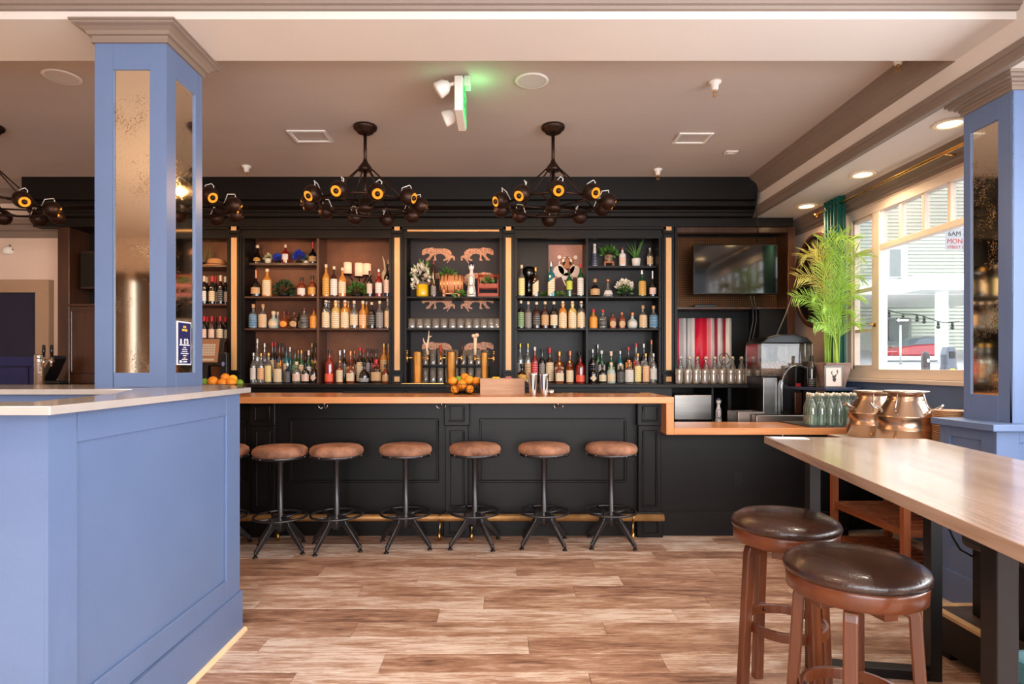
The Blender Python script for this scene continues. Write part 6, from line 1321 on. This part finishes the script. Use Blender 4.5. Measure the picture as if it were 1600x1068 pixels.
s1 = leather_stool('round dark leather stool in front, nearest the viewer', (xa(1335, 1.79), 1.79, 0), .2); s1.scale = (.89, .89, 1.165)
dup(s1, (xa(1226.5, 2.30), 2.30, 0), .96, 'round dark leather stool standing behind its twin')
pf = thing('platform_step', 'low black platform with pale edging under the table', 'platform', (1.92, 2.72, 0))
MB().box(.0, 1.05, -1.8, -.0, .045, .195).build('riser', BRACK, pf, bevel=.002)
MB().box(.03, 1.05, -1.8, -.03, .195, .207).build('tread', wood('dark_tread', (74, 54, 40), (38, 28, 22), 'y', .45, .1, 6), pf)
MB().box(-.006, .03, -1.8, .006, .195, .209).box(.03, 1.05, -.03, .006, .195, .209).box(-.006, .02, -.01, .006, .045, .195).build('edge_trim', mat('pale_trim', (206, 166, 118), .5, var=.15, vscale=8), pf)
for x, y in ((.03, -.05), (.9, -.05), (.03, -1.7), (.9, -1.7)): MB().box(x, x+.06, y-.05, y+.03, 0, .045).build('foot', BRACK, pf)
bn = thing('black_bench', 'black bench standing on the low platform by the pedestal', 'bench', (2.03, 2.62, .209))
MB().box(.0, .85, -1.4, -.02, 0, .29).build('base', BRACK, bn, bevel=.004); MB().box(-.045, .85, -1.4, .0, .29, .395).build('seat', mat('black_vinyl', (34, 31, 32), .45), bn, bevel=.03, seg=3)
ot = thing('teal_pouf', 'teal leather pouf corner at the bottom right edge', 'pouf', (1.66, 1.56, 0), .12)
zt_ = .46
MB().box(-.22, .22, -.22, .22, .02, zt_-.06).build('body', mat('teal_leather', (62, 108, 112), .4, var=.3, vscale=7, bump=.2, bscale=70), ot, bevel=.03, seg=3); MB().box(-.225, .225, -.225, .225, zt_-.07, zt_).build('cushion', mat('teal_leather', (62, 108, 112), .4), ot, bevel=.035, seg=4)
MB().tube([(-.222, -.222, zt_-.072), (.222, -.222, zt_-.072), (.222, .222, zt_-.072), (-.222, .222, zt_-.072)], .004, 6, closed=True).build('piping', mat('teal_piping', (112, 150, 150), .5), ot)
MB().tube([(1.80, 2.52, .916), (1.83, 2.53, .72), at(1488, 838, 2.55), at(1500, 858, 2.58), (2.03, 2.60, .46)], .005, 6).build('power_cable', BLACK, None, 'black cable sagging beside the pedestal under the table', 'cable')
# ================================================================== chandeliers
GLOW = emis('filament_glow', (255, 158, 48), 1.25)
def make_chandelier(lab, loc, rot0):
    t = thing('chandelier', lab, 'chandelier', loc, 0, 'bronze globe chandeliers')
    MB().lathe([(0, 0), (.088, 0), (.09, -.012), (.084, -.028), (.066, -.038), (.06, -.052), (.04, -.062), (0, -.064)], 30).build('canopy', BRONZE, t)
    MB().cyl((0, 0, -.06), (0, 0, -.30), .013, n=12).build('stem', BRONZE, t)
    MB().lathe([(.014, -.255), (.02, -.275), (.05, -.315), (.055, -.33), (.05, -.342), (.0, -.345)], 20).build('collar', BRONZE, t)
    MB().cyl((0, 0, -.34), (0, 0, -.58), .013, n=12).build('lower_stem', BRONZE, t)
    MB().lathe([(0, -.555), (.05, -.56), (.05, -.60), (.065, -.61), (.065, -.635), (.045, -.655), (0, -.66)], 22).build('hub', BRONZE, t)
    zr = -.60; rr = .34
    MB().ring((0, 0, zr), rr, .010, 48, 8).build('ring', BRONZE, t)
    for i in range(6):
        a = math.pi/3*i+rot0; MB().cyl((.055*math.cos(a), .055*math.sin(a), -.33), (rr*math.cos(a), rr*math.sin(a), zr), .0055, n=7).build('hanger_rod', BRONZE, t)
    for i in range(5):
        a = 2*math.pi/5*i+rot0+.3; MB().cyl((.05*math.cos(a), .05*math.sin(a), -.62), (rr*math.cos(a), rr*math.sin(a), zr), .007, n=7).build('spoke', BRONZE, t)
    n_b = 10; rs = .063
    rng = random.Random(int(rot0*100)+3)
    for i in range(n_b):
        a = 2*math.pi*i/n_b+rot0; d = Vector((math.cos(a+rng.uniform(-.35, .35)), math.sin(a+rng.uniform(-.35, .35)), -.45+rng.uniform(-.25, .15))).normalized()
        c = Vector((.415*math.cos(a), .415*math.sin(a), zr+rng.uniform(-.012, .012)))
        prof = [(rs*math.sin(th), -rs*math.cos(th)) for th in [math.pi*j/14*.79 for j in range(15)]]
        Rm = Matrix.Translation(c) @ Vector((0, 0, 1)).rotation_difference(d).to_matrix().to_4x4()
        s_ = MB().lathe(prof, 22, caps=False).xf(Rm).build('lamp_shade', BRONZE, t)
        ro, zo = prof[-1]
        MB().lathe([(.006, zo-.012), (ro*.90, zo-.004), (ro*.97, zo)], 22, caps=False).xf(Rm).build('lit_reflector', GLOW, s_)
        MB().lathe([(.0, zo-.015), (.017, zo-.012), (.019, zo+.002), (.012, zo+.012), (0, zo+.015)], 14).xf(Rm).build('bulb_cap', BRONZE, s_)
        lp = spot('globe_lamp', tuple(c+d*(zo+.02)), 6.0, (1.0, .58, .27), 2.6, .6, .012, t); lp.rotation_euler = Vector((0, 0, -1)).rotation_difference(d).to_euler()
        MB().cyl((rr*math.cos(a), rr*math.sin(a), zr), tuple(c-d*.05), .011, n=8).build('socket', BRONZE, s_)
        up = c+Vector((0, 0, rs*.7)); side = Vector((-math.sin(a), math.cos(a), 0))*.03
        MB().tube([c+side+Vector((0, 0, .045)), up+side*1.2+Vector((0, 0, .03)), up+side*.6+Vector((0, 0, .045)), c-d*.05+Vector((0, 0, .055)), Vector((rr*math.cos(a), rr*math.sin(a), zr+.012))], .0035, 6).build('cord', WHITE, s_)
    return t
for X_, lab, r0 in ((-1.04, 'bronze chandelier of globe lamps above the left bottle bays', .1), (.384, 'bronze chandelier of globe lamps above the right bottle bays', .31), (-2.46, 'bronze chandelier half hidden behind the blue column', .05), (-3.88, 'bronze chandelier cut by the left picture edge', .2)):
    make_chandelier(lab, (X_, 4.56, 3.1), r0)
# added fill lamp, unseen behind the camera, to warm the column front
t = thing('added_fill_lamp', 'added warm fill globe, unseen behind the viewer at left', 'ceiling light', (-2.6, .3, 3.1))
MB().cyl((0, 0, 0), (0, 0, -.5), .006, n=8).lathe([(0, 0), (.05, 0), (.05, -.02), (0, -.03)], 16).build('stem', BRONZE, t)
MB().sphere((0, 0, -.58), .085, 18, 12).build('globe', emis('fill_globe_glow', (255, 200, 140), 3.0), t)
point('added_fill_light', (0, 0, -.70), 42, (1.0, .72, .46), .05, t)
# ================================================================== ceiling fixtures
def cl(py, px, z=3.1): Y = F*(z-EYE)/(CY-py); return (xa(px, Y), Y, z)
def ceiling_speaker(lab, px, py):
    t = thing('ceiling_speaker', lab, 'speaker', cl(py, px), group='round ceiling speakers')
    MB().lathe([(.088, -.001), (.105, -.001), (.108, -.006), (.098, -.012), (.088, -.010)], 36, caps=False).build('rim', WHITE, t); MB().lathe([(0, -.008), (.09, -.007)], 30, caps=False).build('grille', mat('speaker_mesh', (214, 206, 200), .7, bump=.5, bscale=300), t)
ceiling_speaker('white round ceiling speaker right of the exit sign', 831, 125); ceiling_speaker('white round ceiling speaker left of the blue column', 97, 119)
def vent(lab, px, py, w_, d_):
    t = thing('ceiling_vent', lab, 'vent', cl(py, px), group='white ceiling vents')
    MB().box(-w_, w_, -d_, -d_+.025, -.012, -.0005).box(-w_, w_, d_-.025, d_, -.012, -.0005).box(-w_, -w_+.025, -d_+.025, d_-.025, -.012, -.0005).box(w_-.025, w_, -d_+.025, d_-.025, -.012, -.0005).build('frame', WHITE, t, bevel=.003)
    MB().box(-w_+.02, w_-.02, -d_+.02, d_-.02, -.003, -.0005).build('panel', mat('vent_panel', (196, 184, 176), .6), t)
vent('white square ceiling vent left of the left chandelier', 485, 212, .15, .12); vent('white square ceiling vent right of the right chandelier', 1082, 215, .135, .11); vent('tiny white ceiling plate near the corner', 1142, 237, .05, .035)
def sprinkler(lab, px, py, s_=1.0):
    t = thing('sprinkler_head', lab, 'sprinkler', cl(py, px), group='white ceiling sprinklers'); t.scale = (s_, s_, s_)
    MB().lathe([(0, 0), (.040, 0), (.040, -.012), (.026, -.02), (.020, -.055), (0, -.056)], 20).build('cup', WHITE, t)
    MB().cyl((0, 0, -.055), (0, 0, -.068), .009, n=10).ring((0, 0, -.095), .013, .0022, 16, 5).tube([(-.010, 0, -.066), (-.012, 0, -.082), (0, 0, -.096), (.012, 0, -.082), (.010, 0, -.066)], .0026, 5).build('deflector', BRASS, t)
sprinkler('white ceiling sprinkler nearest the cross beam at right', 1117, 127); sprinkler('white ceiling sprinkler above the right bottle bay', 1028, 264); sprinkler('white ceiling sprinkler beside the blue column', 385, 259)
sprinkler('ceiling sprinkler tucked behind the cross beam by the crown', 1403, 86)
# exit sign seen nearly edge-on
ex = thing('exit_sign', 'white edge-on exit sign glowing green on the ceiling', 'exit sign', (xa(717, 3.75), 3.72, 3.1))
MB().box(-.026, .026, .0, .34, -.235, -.02).build('housing', WHITE, ex, bevel=.006)
MB().box(-.03, .03, .12, .22, -.02, 0).build('ceiling_mount', WHITE, ex)
EXG = emis('exit_green', (120, 255, 150), 1.1)
MB().box(.0262, .030, .015, .325, -.225, -.03).build('green_face', EXG, ex)
text_mesh('EXIT', .15, mat('exit_letters', (30, 150, 70), .5), 'lettering', ex, .0006, Matrix.Translation((.031, .17, -.18)) @ Matrix(((0, 0, 1, 0), (1, 0, 0, 0), (0, 1, 0, 0), (0, 0, 0, 1))))
def head(x, y, z, rot): 
    q_ = MB().lathe([(0, .03), (.02, .03), (.045, .0), (.052, -.05), (.048, -.06), (0, -.062)], 18).xf(Matrix.Translation((x, y, z)) @ rot).build('lamp_head', WHITE, ex)
    MB().cyl((0, y, -.05), (x, y, z), .012, n=8).build('arm', WHITE, q_)
head(-.085, .03, -.075, Matrix.Rotation(1.0, 4, 'Y')); head(-.06, .25, -.17, Matrix.Rotation(1.2, 4, 'Y')); 
MB().box(.032, .07, .02, .10, -.075, -.01).build('battery_box', mat('green_tint_plastic', (206, 226, 200), .5), ex, bevel=.006)
point('exit_glow', (.12, .1, -.11), .8, (.25, 1.0, .35), .04, ex)
point('exit_glow', (-.13, .0, -.09), .35, (.25, 1.0, .35), .04, ex)
